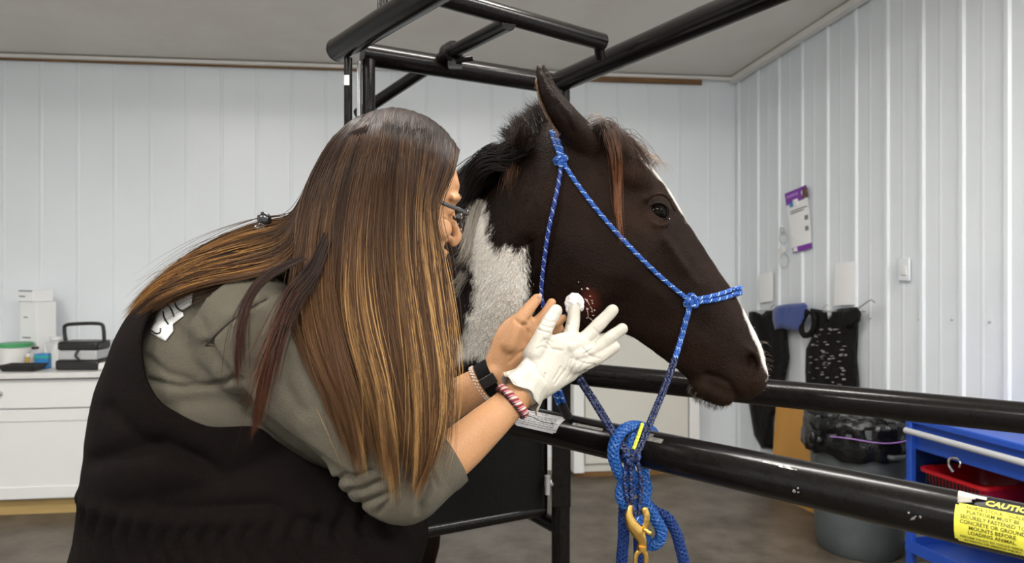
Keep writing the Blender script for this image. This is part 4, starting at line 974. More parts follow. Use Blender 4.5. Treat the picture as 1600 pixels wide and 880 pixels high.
mb.tube(cr([Hl(.088, 0, .012), Hl(.098, 0, -.012), Hl(.112, 0, -.034), Hl(.108, 0, -.046)], 4), list(cr([.0065, .0065, .0085, .0085], 4)[:, 0]), 12, round_=True)
for s in (-1, 1):
    mb.ball(Hl(.098, s*.0095, -.042), .0072, 12)
    mb.tube(cr([Hl(.090, s*.010, .019), Hl(.091, s*.030, .024), Hl(.080, s*.052, .018)], 4), .0065, 10, round_=True)     # brow
    mb.ball(Hl(.070, s*.042, -.035), (.026, .024, .024), 14)            # cheek
    mb.ball(Hl(.077, s*.031, -.002), (.0165, .017, .012), 14)            # lidded eye
    mb.ball(Hl(-.006, s*.074, -.008), (.016, .006, .028), 14, RhM)       # ear
    mb.tube([Hl(-.002, s*.078, .020), Hl(-.016, s*.083, .018), Hl(-.022, s*.083, -.002), Hl(-.008, s*.078, -.030)], .0045, 8, round_=True)
mb.ball(Hl(.088, 0, -.108), (.016, .022, .014), 14)
mb.tube(cr([Hl(.086, -.022, -.070), Hl(.098, -.008, -.066), Hl(.099, .008, -.066), Hl(.086, .022, -.070)], 4), .0055, 10, round_=True)
mb.tube(cr([Hl(.085, -.019, -.080), Hl(.097, 0, -.081), Hl(.085, .019, -.080)], 4), .0062, 10, round_=True)
# neck, trunk, legs
SHc = W(425, 455, PZ)
mb.tube(cr([Hl(-.03, 0, -.05), Hl(-.05, 0, -.11), W(505, 415, PZ), W(440, 455, PZ)], 5), list(cr([.062, .060, .062, .085], 5)[:, 0]), 20)
TR = [(405, 380, 470, .09), (425, 318, 480, .130), (450, 275, 490, .155), (480, 246, 495, .172), (520, 222, 505, .182), (560, 203, 515, .185), (620, 178, 530, .187), (700, 163, 580, .190), (760, 160, 625, .195), (820, 152, 655, .20), (880, 140, 645, .20), (940, 135, 620, .20), (1000, 140, 600, .195)]
def torso(m, grow, y0=0, y1=2000, zc=PZ, n=40):
    rows = [r for r in TR if y0 <= r[0] <= y1]; D = cr(rows, 4); rg = []
    for y, a, b, h in D:
        A = W(a, y, zc); B = W(b, y, zc); c = (A+B)/2; w = (B.x-A.x)/2+grow; h = h+grow
        rg.append([(c.x+w*math.cos(t), c.y+h*math.copysign(abs(math.sin(t))**.92, math.sin(t)), c.z) for t in [2*math.pi*k/n for k in range(n)]])
    rg[0] = [tuple(p) for p in rg[0]]; m.rings(rg); return m
torso(mb, -.035)
NA = [(395, 520, 1.135, .060), (500, 622, 1.13, .052), (624, 748, 1.135, .047), (664, 732, 1.150, .044), (706, 711, 1.168, .0405), (760, 664, 1.185, .034), (790, 637, 1.195, .029), (816, 611, 1.205, .0275)]
FA = [(520, 480, 1.42, .055), (580, 590, 1.41, .050), (620, 672, 1.385, .045), (655, 652, 1.365, .041), (692, 634, 1.350, .0375), (730, 612, 1.340, .0345), (772, 588, 1.335, .029)]
for AR in (NA, FA): C = cr([tuple(W(a, b, c))+(r,) for a, b, c, r in AR], 5); mb.tube(C[:, :3], list(C[:, 3]), 18, round_=True)
# bare hand cupped under the jaw
def finger(m, pts, r, n=12):
    C = cr([tuple(W(*p)) for p in pts], 4); K = len(C); rr_ = np.interp(np.linspace(0, 1, K), np.linspace(0, 1, len(r)), r); m.tube(C, [float(x) for x in rr_], n, round_=True)
C = cr([tuple(W(770, 590, 1.335))+(.028, .022), tuple(W(786, 562, 1.338))+(.032, .020), tuple(W(802, 530, 1.343))+(.036, .018), tuple(W(820, 512, 1.347))+(.034, .015)], 4)
mb.tube(C[:, :3], [(q[3], q[4]) for q in C], 18, up=(0, 1, 0), round_=True)
finger(mb, [(796, 540, 1.33), (806, 512, 1.335), (822, 488, 1.345), (839, 467, 1.355)], [.018, .0155, .0130, .0105])
finger(mb, [(812, 515, 1.350), (836, 505, 1.352), (852, 490, 1.352), (862, 473, 1.355)], [.013, .0115, .0105, .0092])
finger(mb, [(820, 520, 1.350), (848, 517, 1.352), (868, 506, 1.352), (880, 497, 1.354)], [.013, .0105, .0095, .008])
finger(mb, [(822, 534, 1.350), (850, 530, 1.352), (866, 522, 1.352), (876, 514, 1.354)], [.013, .010, .009, .0078])
finger(mb, [(820, 546, 1.348), (842, 545, 1.350), (858, 540, 1.350), (868, 534, 1.352)], [.012, .009, .008, .007])
# the gloved hand's own flesh, thinner than the glove
C = cr([tuple(W(816, 611, 1.205))+(.027, .020), tuple(W(846, 580, 1.235))+(.030, .014), tuple(W(880, 555, 1.262))+(.032, .012)], 4)
mb.tube(C[:, :3], [(q[3], q[4]) for q in C], 16, up=(0, 1, 0), round_=True)
GF = {'thumb': ([(834, 556, 1.235), (846, 528, 1.245), (855, 508, 1.262), (868, 486, 1.285)], [.017, .0125, .0115, .0105]),
      'index': ([(872, 548, 1.258), (889, 528, 1.275), (896, 500, 1.315), (897, 479, 1.350)], [.0155, .0118, .0105, .0095]),
      'middle': ([(888, 545, 1.262), (913, 530, 1.285), (935, 508, 1.300), (957, 485, 1.312)], [.0150, .0118, .0108, .0095]),
      'ring': ([(895, 556, 1.262), (926, 547, 1.280), (950, 530, 1.290), (972, 514, 1.300)], [.0150, .0115, .0105, .0092]),
      'little': ([(892, 571, 1.255), (920, 566, 1.270), (942, 555, 1.280), (961, 542, 1.292)], [.0145, .0105, .0095, .0085])}
for k, (p, r) in GF.items(): finger(mb, p, [x*.70 for x in r], 10)
for s, (dx, dy) in ((-1, (-.02, 1.19)), (1, (.13, 1.38))):
    mb.tube(cr([Vector((-.48, dy, .90)), Vector((-.40+dx*.5, dy, .60)), Vector((-.36+dx, dy, .48)), Vector((-.42+dx, dy, .28)), Vector((-.46+dx, dy, .07))], 5), list(cr([.11, .075, .058, .052, .038], 5)[:, 0]), 16, round_=True)
    mb.tube([Vector((-.47+dx, dy, .05)), Vector((-.36+dx, dy, .035)), Vector((-.28+dx, dy, .03))], [.036, .034, .026], 12, round_=True)
bme = blob(mb, .0031, 4, 'person_body'); bme.materials.append(M['skin'])
V = verts(bme); Nn = norms(bme); X, Yp = topx(V)
def groove(V, Nn, X, Yp, pts, w, depth, sel):
    d = np.full(len(V), 1e9)
    for a, b in zip(pts[:-1], pts[1:]):
        a = np.array(a, float); b = np.array(b, float); e = b-a; t = np.clip(((X-a[0])*e[0]+(Yp-a[1])*e[1])/(e@e+1e-9), 0, 1)
        d = np.minimum(d, np.hypot(X-a[0]-t*e[0], Yp-a[1]-t*e[1]))
    return V-Nn*((depth*np.exp(-(d/w)**2))*sel)[:, None]
s = (Nn[:, 1] < 0) & (V[:, 0] > -.1)
for pts in ([(816, 505), (824, 518), (820, 536)], [(826, 500), (832, 508), (829, 522)], [(796, 566), (812, 552), (822, 548)], [(806, 500), (814, 508), (824, 508)]): V = groove(V, Nn, X, Yp, pts, 2.4, .0030, s)
setv(bme, V); mk('body', bme, po)
M['nail'] = mat('finger_nail', (.62, .36, .25), .25, coat=.4)
MB().ball(W(843, 463, 1.3455), (.0045, .0018, .0062), 12, RY(35), m=M['nail']).build('nail', parent=po)
M['brow'] = mat('brow_hair_brown', (.03, .017, .010), .6)
for s in (-1, 1):
    P = cr([tuple(Hl(.0945, s*.012, .020)), tuple(Hl(.0950, s*.030, .027)), tuple(Hl(.084, s*.050, .021))], 5)
    MB().tube(P, [(.0014, .0028)]*len(P), 8, round_=True, m=M['brow']).build('eyebrow', parent=po)
    P = cr([tuple(Hl(.0935, s*.018, -.009)), tuple(Hl(.0965, s*.031, -.0125)), tuple(Hl(.0885, s*.044, -.009))], 5)
    MB().tube(P, .0014, 8, round_=True, m=M['brow']).build('eyelash', parent=po)
# glasses
gl = bpy.data.objects.new('glasses', None); link(gl, po); gl.location = -Vector(po.location); M['frame'] = mat('black_glasses_frame', (.010, .009, .010), .25, coat=.5)
M['lens'] = mat('spectacle_lens', (.95, .95, .95), .02, trans=1, alpha=.25)
for s in (-1, 1):
    c = (.112, s*.033, -.010); P = [Hl(c[0]-.006*abs(math.cos(a))*(1 if s*math.cos(a) > 0 else 0), c[1]+.026*math.copysign(abs(math.cos(a))**.8, math.cos(a)), c[2]+.0195*math.sin(a)) for a in np.linspace(0, 2*math.pi, 28, endpoint=False)]
    rim = MB(); rim.tube(P, .0017, 8, closed=True, m=M['frame']); rim.build('rim', parent=gl)
    MB().rings([[p+(Hl(.0006, 0, 0)-HO)*q for p in P] for q in (-1, 1)], m=M['lens']).build('lens', parent=gl)
    MB().tube(cr([tuple(Hl(.108, s*.060, .0)), tuple(Hl(.085, s*.074, .000)), tuple(Hl(.02, s*.083, .004)), tuple(Hl(-.012, s*.086, -.004))], 5), [(.0022, .0040)]*16, 8, m=M['frame']).build('temple_arm', parent=gl)
MB().tube(cr([tuple(Hl(.114, -.008, -.003)), tuple(Hl(.119, 0, .001)), tuple(Hl(.114, .008, -.003))], 4), .0016, 8, m=M['chrome']).build('bridge', parent=gl)

# sweatshirt: trunk and both sleeves
mb = MB(); torso(mb, -.012, 0, 830)
mb.tube(cr([W(490, 425, PZ), W(440, 450, PZ)], 5), [.085]*6, 20)
SN = [(372, 500, 1.170, .098), (420, 545, 1.140, .092), (480, 600, 1.128, .080), (550, 668, 1.128, .073), (600, 728, 1.132, .070), (628, 755, 1.137, .066), (655, 745, 1.147, .060), (682, 728, 1.158, .053), (702, 715, 1.166, .049)]
SF = [(500, 470, 1.41, .085), (575, 590, 1.41, .070), (620, 672, 1.385, .064), (655, 652, 1.365, .055), (693, 633, 1.350, .046)]
for AR in (SN, SF): C = cr([tuple(W(a, b, c))+(r,) for a, b, c, r in AR], 6); mb.tube(C[:, :3], list(C[:, 3]), 24, round_=False)
sme = blob(mb, .0042, 5, 'sweatshirt'); V = verts(sme); Nn = norms(sme); X, Yp = topx(V); s = (Nn[:, 1] < .1) & (V[:, 1] < 1.27)
for pts, w, d in (([(321, 540), (345, 515), (372, 492), (418, 466)], 2.6, .0045), ([(321, 540), (350, 582), (390, 640), (440, 680), (500, 720), (545, 752)], 7, .012),
                  ([(232, 595), (280, 606), (330, 603), (372, 596)], 5, .010), ([(230, 560), (262, 585), (300, 596)], 7, .006), ([(262, 500), (300, 540), (330, 565)], 10, .006),
                  ([(250, 640), (310, 625), (380, 632)], 14, .006), ([(300, 470), (318, 510), (328, 545)], 8, .005), ([(400, 500), (380, 560), (400, 610)], 14, .007), ([(450, 560), (440, 600), (470, 640)], 12, .006),
                  ([(522, 752), (548, 748), (580, 736)], 4.5, .010), ([(545, 768), (566, 766), (596, 752)], 4.5, .010), ([(562, 788), (590, 780), (618, 768)], 5, .010), ([(590, 802), (602, 790), (612, 780)], 5, .007), ([(600, 700), (640, 720), (652, 740)], 7, .008),
                  ([(672, 750), (668, 770), (660, 795)], 4, .008), ([(640, 745), (655, 768), (655, 800)], 6, .007), ([(690, 680), (700, 712), (712, 742)], 2.0, .0), ([(668, 690), (672, 730), (684, 762)], 3, .004), ([(520, 640), (560, 660), (600, 700)], 12, .006)):
    V = groove(V, Nn, X, Yp, pts, w, d, s)
V = V+Nn*(.0030*vnoise(V, 13, 2)+.0014*vnoise(V, 34, 7))[:, None]
setv(sme, V); sme.materials.append(M['sweat']); so = mk('sweatshirt', sme, po)
stree = BVHTree.FromPolygons([tuple(v) for v in V], [tuple(p.vertices) for p in sme.polygons])
# shoulder seam stitching
P = [cast(x, y, .0008, stree) for x, y in ((321, 540), (333, 527), (346, 514), (360, 502), (376, 490), (395, 478), (416, 467))]
MB().tube(cr([tuple(p) for p in P], 4), .0011, 6, m=mat('dark_seam', (.035, .032, .025), .8)).build('seam', parent=so)
# cuff bands
cuffs = []
for (a, b, r0, nm) in ((W(694, 720, 1.163), W(706, 712, 1.168), .052, 'cuff'), (W(682, 638, 1.353), W(695, 631, 1.349), .048, 'cuff')):
    d = (b-a).normalized(); mb = MB(); mb.tube([a-d*.030, a-d*.028, a, b, b+d*.001, b-d*.004], [r0-.004, r0, r0, r0-.003, r0-.006, r0-.010], 36); me = mb.mesh('cuff', True, 60, M['sweat']); mk('cuff', me, so)
# printed white lettering block on the shoulder blade, partly under the overalls
PP = [(234, 519), (246, 489), (258, 474), (272, 466), (294, 457), (301, 462), (299, 477), (285, 485), (287, 494), (270, 507), (271, 517), (259, 533), (245, 526)]
pv, pt_, pdn, nb = polyfill(PP, 4); VV = []
for v in pv: q = cast(v[0], v[1], .0030, stree); VV.append(q if q is not None else W(v[0], v[1], 1.12))
o = mk('shirt_print', rawmesh('shirt_print', VV, pt_, True, [M['plastic_white']]), so); o.modifiers.new('s', 'SOLIDIFY').thickness = .0008
mb = MB()
for ln in (((236, 516), (243, 521), (250, 520), (251, 513)), ((255, 487), (257, 497), (263, 507)), ((272, 468), (276, 480), (285, 487)), ((262, 476), (268, 484), (272, 495)), ((297, 462), (310, 449), (320, 448), (326, 441))):
    P = [cast(x, y, .0048, stree) or W(x, y, 1.12) for x, y in ln]; mb.tube(cr([tuple(p) for p in P], 4), .0013 if ln[0][0] < 290 else .0016, 6, m=(M['stick_black'] if ln[0][0] < 290 else M['plastic_white']))
mb.build('print_stroke', parent=so)

# overalls: trunk shell cut open at the armholes, with legs
mb = MB(); torso(mb, .009, 400)
for s, (dx, dy) in ((-1, (-.02, 1.19)), (1, (.13, 1.38))):
    mb.tube(cr([Vector((-.47, dy, .92)), Vector((-.40+dx*.5, dy, .62)), Vector((-.36+dx, dy, .48)), Vector((-.41+dx, dy, .30)), Vector((-.45+dx, dy, .10))], 5), list(cr([.17, .125, .105, .098, .088], 5)[:, 0]), 24)
ome = blob(mb, .0055, 5, 'overalls'); V = verts(ome); Nn = norms(ome); X, Yp = topx(V)
V = V+Nn*(.006*vnoise(V, 6, 4)+.003*vnoise(V, 16, 8))[:, None]
ang_ = np.arctan2(V[:, 1]-PZ, V[:, 0]+.47); zb = np.exp(-((V[:, 2]-(1.5-(835-HY)/F*1.1))/.035)**2)
V = V+Nn*(zb*(.0045*np.sin(ang_*42+2*np.sin(V[:, 2]*60))-.004))[:, None]+Nn*(np.exp(-((V[:, 2]-(1.5-(800-HY)/F*1.1))/.012)**2)*.005*(ang_ < 3))[:, None]
for pts, w, d in (([(150, 720), (260, 690), (330, 735)], 16, .012), ([(170, 640), (230, 700), (320, 720)], 18, .010), ([(200, 790), (330, 760), (450, 700)], 20, .010), ([(250, 800), (420, 790), (520, 830)], 14, .010)):
    V = groove(V, Nn, X, Yp, pts, w, d, Nn[:, 1] < 0)
setv(ome, V)
AH = [(305, 435), (285, 452), (262, 466), (240, 482), (226, 505), (220, 535), (222, 570), (232, 608), (252, 635), (290, 658), (330, 672), (372, 670), (400, 668), (440, 700), (500, 735), (600, 760), (700, 700), (700, 380), (400, 370), (305, 400)]
bm = bmesh.new(); bm.from_mesh(ome); bm.verts.ensure_lookup_table(); VX, VY = topx(V)
inside = sdpoly(VX, VY, AH) > 0; top = (VY < 452) & (VX > 270) 
dead = [f for f in bm.faces if all(inside[v.index] or top[v.index] for v in f.verts)]
bmesh.ops.delete(bm, geom=dead, context='FACES')
for _ in range(14):
    mv = {}
    for v in bm.verts:
        if v.is_boundary:
            nb_ = [e.other_vert(v) for e in v.link_edges if e.is_boundary]
            if len(nb_) == 2: mv[v] = v.co*.4+(nb_[0].co+nb_[1].co)*.3
    for v, c in mv.items(): v.co = c
bm.to_mesh(ome); bm.free(); ome.materials.append(M['overall']); oo = mk('overalls', ome, po); sm = oo.modifiers.new('s', 'SOLIDIFY'); sm.thickness = .004; sm.offset = 1
for dy in (-.085, .085):
    P = cr([tuple(W(262, 470, PZ+dy*1.2)+Vector((0, 0, .004))), tuple(W(300, 424, PZ+dy)+Vector((0, 0, .01))), tuple(W(372, 400, PZ+dy)+Vector((0, 0, .008))), tuple(W(450, 412, PZ+dy)), tuple(W(497, 470, PZ+dy)), tuple(W(520, 560, PZ+dy*.9))], 6)
    MB().tube(P, [(.024, .0035)]*len(P), 12, up=(0, 0.001, 1) if False else None, m=M['overall']).build('shoulder_strap', parent=oo)
for s, (dx, dy) in ((-1, (-.02, 1.19)), (1, (.13, 1.38))):
    mb = MB(); a = Vector((-.46+dx, dy, 0)); P = [a+Vector((0, 0, .26)), a+Vector((0, 0, .10)), a+Vector((.01, 0, .06))]
    mb.tube(P, [.062, .056, .060], 20); mb.tube([a+Vector((-.03, 0, .045)), a+Vector((.08, 0, .042)), a+Vector((.17, 0, .034)), a+Vector((.215, 0, .030))], [(.048, .044), (.050, .042), (.048, .034), (.03, .024)], 20, up=(0, 0, 1), round_=False)
    me = blob(mb, .006, 4, 'boot'); me.materials.append(M['rubber']); mk('boot', me, po)
# the glove
mb = MB(); C = cr([tuple(W(822, 604, 1.208))+(.034, .028), tuple(W(840, 589, 1.225))+(.040, .023), tuple(W(863, 569, 1.245))+(.0455, .019), tuple(W(888, 557, 1.262))+(.044, .0165), tuple(W(908, 553, 1.272))+(.035, .014)], 5)
mb.tube(C[:, :3], [(q[3], q[4]) for q in C], 24, up=(0, 1, 0), round_=True)
for k, (p, r) in GF.items(): finger(mb, p, [x*1.20 for x in r], 14)
gme = blob(mb, .0018, 4, 'glove'); V = verts(gme); Nn = norms(gme); X, Yp = topx(V)
for pts, w, d in (([(846, 535), (854, 530), (862, 534)], 1.5, .0016), ([(841, 515), (850, 518), (858, 520)], 1.4, .0018), ([(846, 508), (855, 511), (864, 512)], 1.3, .0016), ([(851, 500), (860, 503), (868, 503)], 1.3, .0014),
                  ([(930, 536), (925, 546), (915, 552)], 1.6, .0020), ([(912, 545), (922, 556), (936, 560)], 1.6, .0018), ([(900, 562), (915, 568), (930, 570)], 1.5, .0016), ([(880, 585), (888, 570), (892, 560)], 1.6, .0018), ([(893, 580), (900, 570), (902, 562)], 1.5, .0016),
                  ([(865, 594), (872, 584), (876, 574)], 1.6, .0018), ([(905, 578), (912, 570), (916, 564)], 1.4, .0014), ([(868, 600), (876, 588), (884, 578)], 1.5, .0022), ([(912, 580), (922, 574), (930, 572)], 1.4, .002), ([(845, 606), (850, 596), (852, 584)], 1.5, .002), ([(850, 530), (862, 545), (878, 548)], 2.0, .0018), ([(838, 545), (846, 542), (856, 545)], 1.4, .0018), ([(886, 592), (895, 580), (899, 570)], 1.4, .002), ([(826, 560), (836, 568), (846, 590)], 1.8, .0020), ([(818, 575), (832, 584), (842, 604)], 1.8, .0022), ([(812, 582), (824, 594), (832, 612)], 1.6, .0018), ([(884, 516), (892, 518), (900, 516)], 1.3, .0012), ([(884, 506), (892, 508), (901, 506)], 1.3, .0012), ([(926, 512), (932, 518), (938, 522)], 1.3, .0012)):
    V = groove(V, Nn, X, Yp, pts, w, d, Nn[:, 1] < .2)
V = V+Nn*(.0006*vnoise(V, 60, 2))[:, None]; setv(gme, V); gme.materials.append(M['glove']); go_ = mk('glove', gme, po)
a = np.array(W(833, 594, 1.216)); b = np.array(W(813, 615, 1.203)); d = (b-a)/np.linalg.norm(b-a); rg = []; e1 = np.cross(d, (0, 1, 0)); e1 /= np.linalg.norm(e1); e2 = np.cross(d, e1); n = 60
for j, (t_, r) in enumerate(((-.25, .0315), (0, .0335), (.3, .0350), (.6, .0375), (.85, .0405), (1.0, .0430))):
    rg.append([tuple(a+(b-a)*(t_+.16*t_*math.sin(3*2*math.pi*k/n+1)+.07*t_*math.sin(7*2*math.pi*k/n))+(e1*math.cos(2*math.pi*k/n)*1.0+e2*math.sin(2*math.pi*k/n)*.86)*(r+.0022*t_*math.sin(11*2*math.pi*k/n+j))) for k in range(n)])
mb = MB(); mb.rings(rg, caps=False, m=M['glove']); o = mb.build('glove_cuff', parent=po); s_ = o.modifiers.new('s', 'SOLIDIFY'); s_.thickness = .0008; s_.offset = 0
P = rg[-1]; MB().tube(P, .0011, 6, closed=True, m=M['glove']).build('rolled_hem', parent=o).location = (0, 0, 0)
# wristbands
def band(c, axis, r, w, thick, m, name, parent, flat=.86, n=40):
    c = np.array(c); ax = np.array(axis, float); ax /= np.linalg.norm(ax); e1 = np.cross(ax, (0, 1, 0)); e1 /= np.linalg.norm(e1); e2 = np.cross(ax, e1)
    rg = [[tuple(c+ax*u+(e1*math.cos(2*math.pi*k/n)+e2*math.sin(2*math.pi*k/n)*flat)*rr) for k in range(n)] for u, rr in ((-w/2, r), (-w/2, r+thick), (w/2, r+thick), (w/2, r), (-w/2, r))]
    return MB().rings(rg, caps=False, m=m).build(name, parent=parent)
axL = W(772, 588, 1.335)-W(730, 612, 1.340); cL = W(764, 591, 1.336); dl = Vector(axL).normalized()
wb = band(cL, axL, .0320, .026, .0030, M['rubber'], 'watch_band', po, .92)
e1 = Vector(dl).cross(Vector((0, 1, 0))).normalized()
mb = MB(); c = cL+Vector((0, -.0335, 0)); Rb = Matrix(((dl.x, 0, e1.x), (dl.y, 1, e1.y), (dl.z, 0, e1.z)))
mb.box(c, (.030, .005, .020), Rb, M['black_pl']); mb.build('buckle', parent=wb, bevel=.001)
MB().tube([c+dl*.015+e1*.010+Vector((0, -.003, 0)), c-dl*.015+e1*.010+Vector((0, -.003, 0))], .0009, 6, m=M['chrome']).build('buckle_edge', parent=wb)
def bracelet(c, ax, r, m1, m2, name, bead=False, n=34, flat=.9, thick=.0028, m3=None):
    c = np.array(c); ax = np.array(ax, float); ax /= np.linalg.norm(ax); e1 = np.cross(ax, (0, 1, 0)); e1 /= np.linalg.norm(e1); e2 = np.cross(ax, e1); mb = MB()
    pt = lambda th, rr, u: c+(e1*math.cos(th)+e2*math.sin(th)*flat)*rr+ax*u
    if bead:
        mb.tube([pt(2*math.pi*k/40, r, 0) for k in range(40)], .0008, 5, closed=True, m=m1)
        for k in range(n*2): mb.ball(pt(math.pi*k/n, r+.001, .0022*(-1)**k), (.0024, .0024, .0024), 8, m=m1)
    else:
        for q, m in enumerate((m1, m2, m3 or m1)):
            mb.tube([pt(2*math.pi*k/240, r+.0022*math.cos(17*2*math.pi*k/240+q*2.094), .0044*math.sin(8.5*2*2*math.pi*k/240/1+q*2.094)) for k in range(240)], thick, 7, closed=True, m=m)
    return mb.build(name, parent=po)
M['cord_w'] = mat('cream_cord', (.66, .56, .48), .7); M['cord_r'] = mat('dark_red_cord', (.25, .025, .04), .7); M['cord_k'] = mat('black_cord', (.015, .01, .012), .7); M['cord_p'] = mat('pink_cord', (.55, .20, .22), .7)
bracelet(cL-dl*.020, axL, .0335, M['cord_w'], None, 'beaded_bracelet', True, 30)
axR = W(816, 611, 1.205)-W(760, 664, 1.185); cR = W(804, 624, 1.199)-Vector(axR).normalized()*.004
bracelet(cR, axR, .0315, M['cord_r'], M['cord_w'], 'braided_bracelet', m3=M['cord_p'], thick=.0026)
bracelet(cR-Vector(axR).normalized()*.004, axR, .0322, M['cord_k'], M['cord_r'], 'thread_bracelet', thick=.0012)
P = [W(818, 648, 1.178), W(832, 652, 1.174), W(846, 659, 1.172), (W(855, 661, 1.171)), W(863, 662, 1.170)]
mb = MB(); mb.tube(cr([tuple(p) for p in P], 5), .0007, 6, m=M['cord_k']); mb.ball(P[-1], .0019, 10, m=M['cord_k']); mb.build('bracelet_tail', parent=po)
# cotton wad held at the index fingertip: its own thing
me = MB(); q = Vector(W(897, 474, 1.352)); me.ball(q+Vector((-.006, -.006, .002)), (.013, .012, .016), 16); me.ball(q+Vector((.007, -.006, .004)), (.012, .010, .013), 16); me.ball(q+Vector((.0, -.004, .013)), (.011, .010, .008), 14); me.ball(q+Vector((.013, -.008, -.008)), (.006, .006, .009), 12); me.ball(q+Vector((-.010, -.009, -.010)), (.007, .006, .010), 12)
gm = blob(me, .0016, 2, 'gauze'); V = verts(gm); Nn = norms(gm); V = V+Nn*(.0016*vnoise(V, 130, 3))[:, None]; setv(gm, V); gm.materials.append(M['gauze'])
o = mk('cotton_swab', gm); tag(o, 'white cotton wad at the gloved index fingertip', 'cotton wad')
# ---------------- hair ----------------
M['hair_p'] = mat('ombre_hair', (.05, .03, .02), .45, 0, .22, attr='Col')
def g(*p): return [W(a, b, c) for a, b, c in p]
CUR = [g((566, 200, 1.33), (560, 183, 1.28), (512, 228, 1.215), (474, 305, 1.185), (461, 392, 1.15), (455, 470, 1.10), (474, 560, 1.05), (520, 660, 1.035), (552, 745, 1.03)),
       g((585, 198, 1.33), (577, 176, 1.285), (538, 228, 1.185), (508, 312, 1.160), (495, 400, 1.13), (496, 480, 1.085), (518, 570, 1.045), (548, 665, 1.03), (564, 758, 1.025)),
       g((604, 192, 1.33), (594, 170, 1.28), (568, 224, 1.160), (545, 312, 1.140), (536, 400, 1.115), (538, 490, 1.075), (560, 585, 1.04), (582, 690, 1.025), (596, 775, 1.025)),
       g((626, 190, 1.33), (614, 168, 1.275), (600, 222, 1.145), (586, 312, 1.130), (580, 400, 1.11), (588, 495, 1.070), (606, 600, 1.035), (616, 700, 1.02), (622, 795, 1.025)),
       g((648, 193, 1.33), (638, 172, 1.275), (632, 225, 1.145), (624, 312, 1.130), (622, 400, 1.11), (632, 500, 1.070), (648, 605, 1.035), (648, 700, 1.02), (636, 795, 1.025)),
       g((676, 206, 1.33), (668, 184, 1.275), (660, 238, 1.160), (650, 318, 1.140), (652, 400, 1.12), (664, 500, 1.08), (676, 605, 1.045), (668, 700, 1.03), (646, 785, 1.03)),
       g((698, 225, 1.33), (698, 208, 1.28), (688, 260, 1.180), (669, 325, 1.155), (678, 400, 1.14), (686, 500, 1.095), (691, 605, 1.06), (678, 700, 1.04), (654, 768, 1.035)),
       g((712, 250, 1.32), (716, 232, 1.28), (706, 272, 1.205), (677, 335, 1.178), (688, 402, 1.165), (697, 500, 1.13), (696, 595, 1.10), (684, 680, 1.07), (664, 735, 1.05))]
FARC = [g((582, 186, 1.29), (590, 180, 1.31), (575, 230, 1.36), (560, 310, 1.38), (555, 400, 1.39), (560, 480, 1.38), (565, 540, 1.37)), g((640, 182, 1.29), (650, 182, 1.31), (645, 230, 1.37), (620, 310, 1.39), (610, 400, 1.40), (610, 480, 1.39), (612, 540, 1.38)),
        g((684, 208, 1.29), (690, 214, 1.31), (692, 252, 1.345), (660, 310, 1.375), (650, 400, 1.39), (650, 480, 1.38), (650, 540, 1.37))]
def curtain(name, G, N, ncl, layer, seed, colfn, K=22, rad=.00055, lenr=(.83, 1.02), tipc=.7, cw=.016, wav=.008):
    r = np.random.default_rng(seed)
    A = np.array([cr([tuple(p) for p in q], 5) for q in G]); nu = 60
    s = np.linspace(0, 1, A.shape[1]); tt = np.linspace(0, 1, K); A = np.stack([np.stack([np.interp(tt, s, q[:, j]) for j in range(3)], 1) for q in A])
    D = cr(A.reshape(len(G), -1), 8); D = D.reshape(len(D), K, 3); ug = np.linspace(0, 1, len(D))
    uc = np.clip(r.uniform(-.01, 1.01, ncl), 0, 1); lay = r.uniform(0, 1, ncl)**1.2; lc = r.uniform(*lenr, ncl)*(1-.0*lay); ph = r.uniform(0, 6.28, ncl); hi = r.uniform(0, 1, ncl); wv = r.uniform(.3, 1, ncl)
    c = r.integers(0, ncl, N); du = r.normal(0, cw, N); L = lc[c]*r.uniform(.93, 1.0, N)
    P = np.empty((N, K, 3))
    for k in range(K):
        v = tt[k]*L; u = np.clip(uc[c]+du*(1-tipc*v**1.5), 0, 1)+.010*wv[c]*np.sin(ph[c]+v*7)*v
        u = np.clip(u, 0, 1); iu = u*(len(D)-1); i0 = np.clip(iu.astype(int), 0, len(D)-2); fu = (iu-i0)[:, None]; iv = v*(K-1); j0 = np.clip(iv.astype(int), 0, K-2); fv = (iv-j0)[:, None]
        q = (D[i0, j0]*(1-fu)+D[i0+1, j0]*fu)*(1-fv)+(D[i0, j0+1]*(1-fu)+D[i0+1, j0+1]*fu)*fv
        off = lay[c]*layer*np.clip((v-.22)*3, 0.02, 1)+r.normal(0, 1, N)*0
        q[:, 1] += off; q += (wav*wv[c]*v)[:, None]*np.stack([np.sin(ph[c]*3+v*11), .6*np.cos(ph[c]*2+v*9), np.zeros(N)], 1)
        P[:, k] = q
    jit = r.normal(0, .0018, (N, 1, 3)); P += jit*np.linspace(.3, 1.2, K)[None, :, None]
    P += (r.normal(0, 1, (N, 1, 3))*.007*(r.uniform(0, 1, (N, 1, 1)) < .07))*np.linspace(0, 1.5, K)[None, :, None]**1.5
    def cf(n, K_): return colfn(r, c, hi, lay, L, tt, P)
    return strands(name, P, rad, cf, po, M['hair_p'])
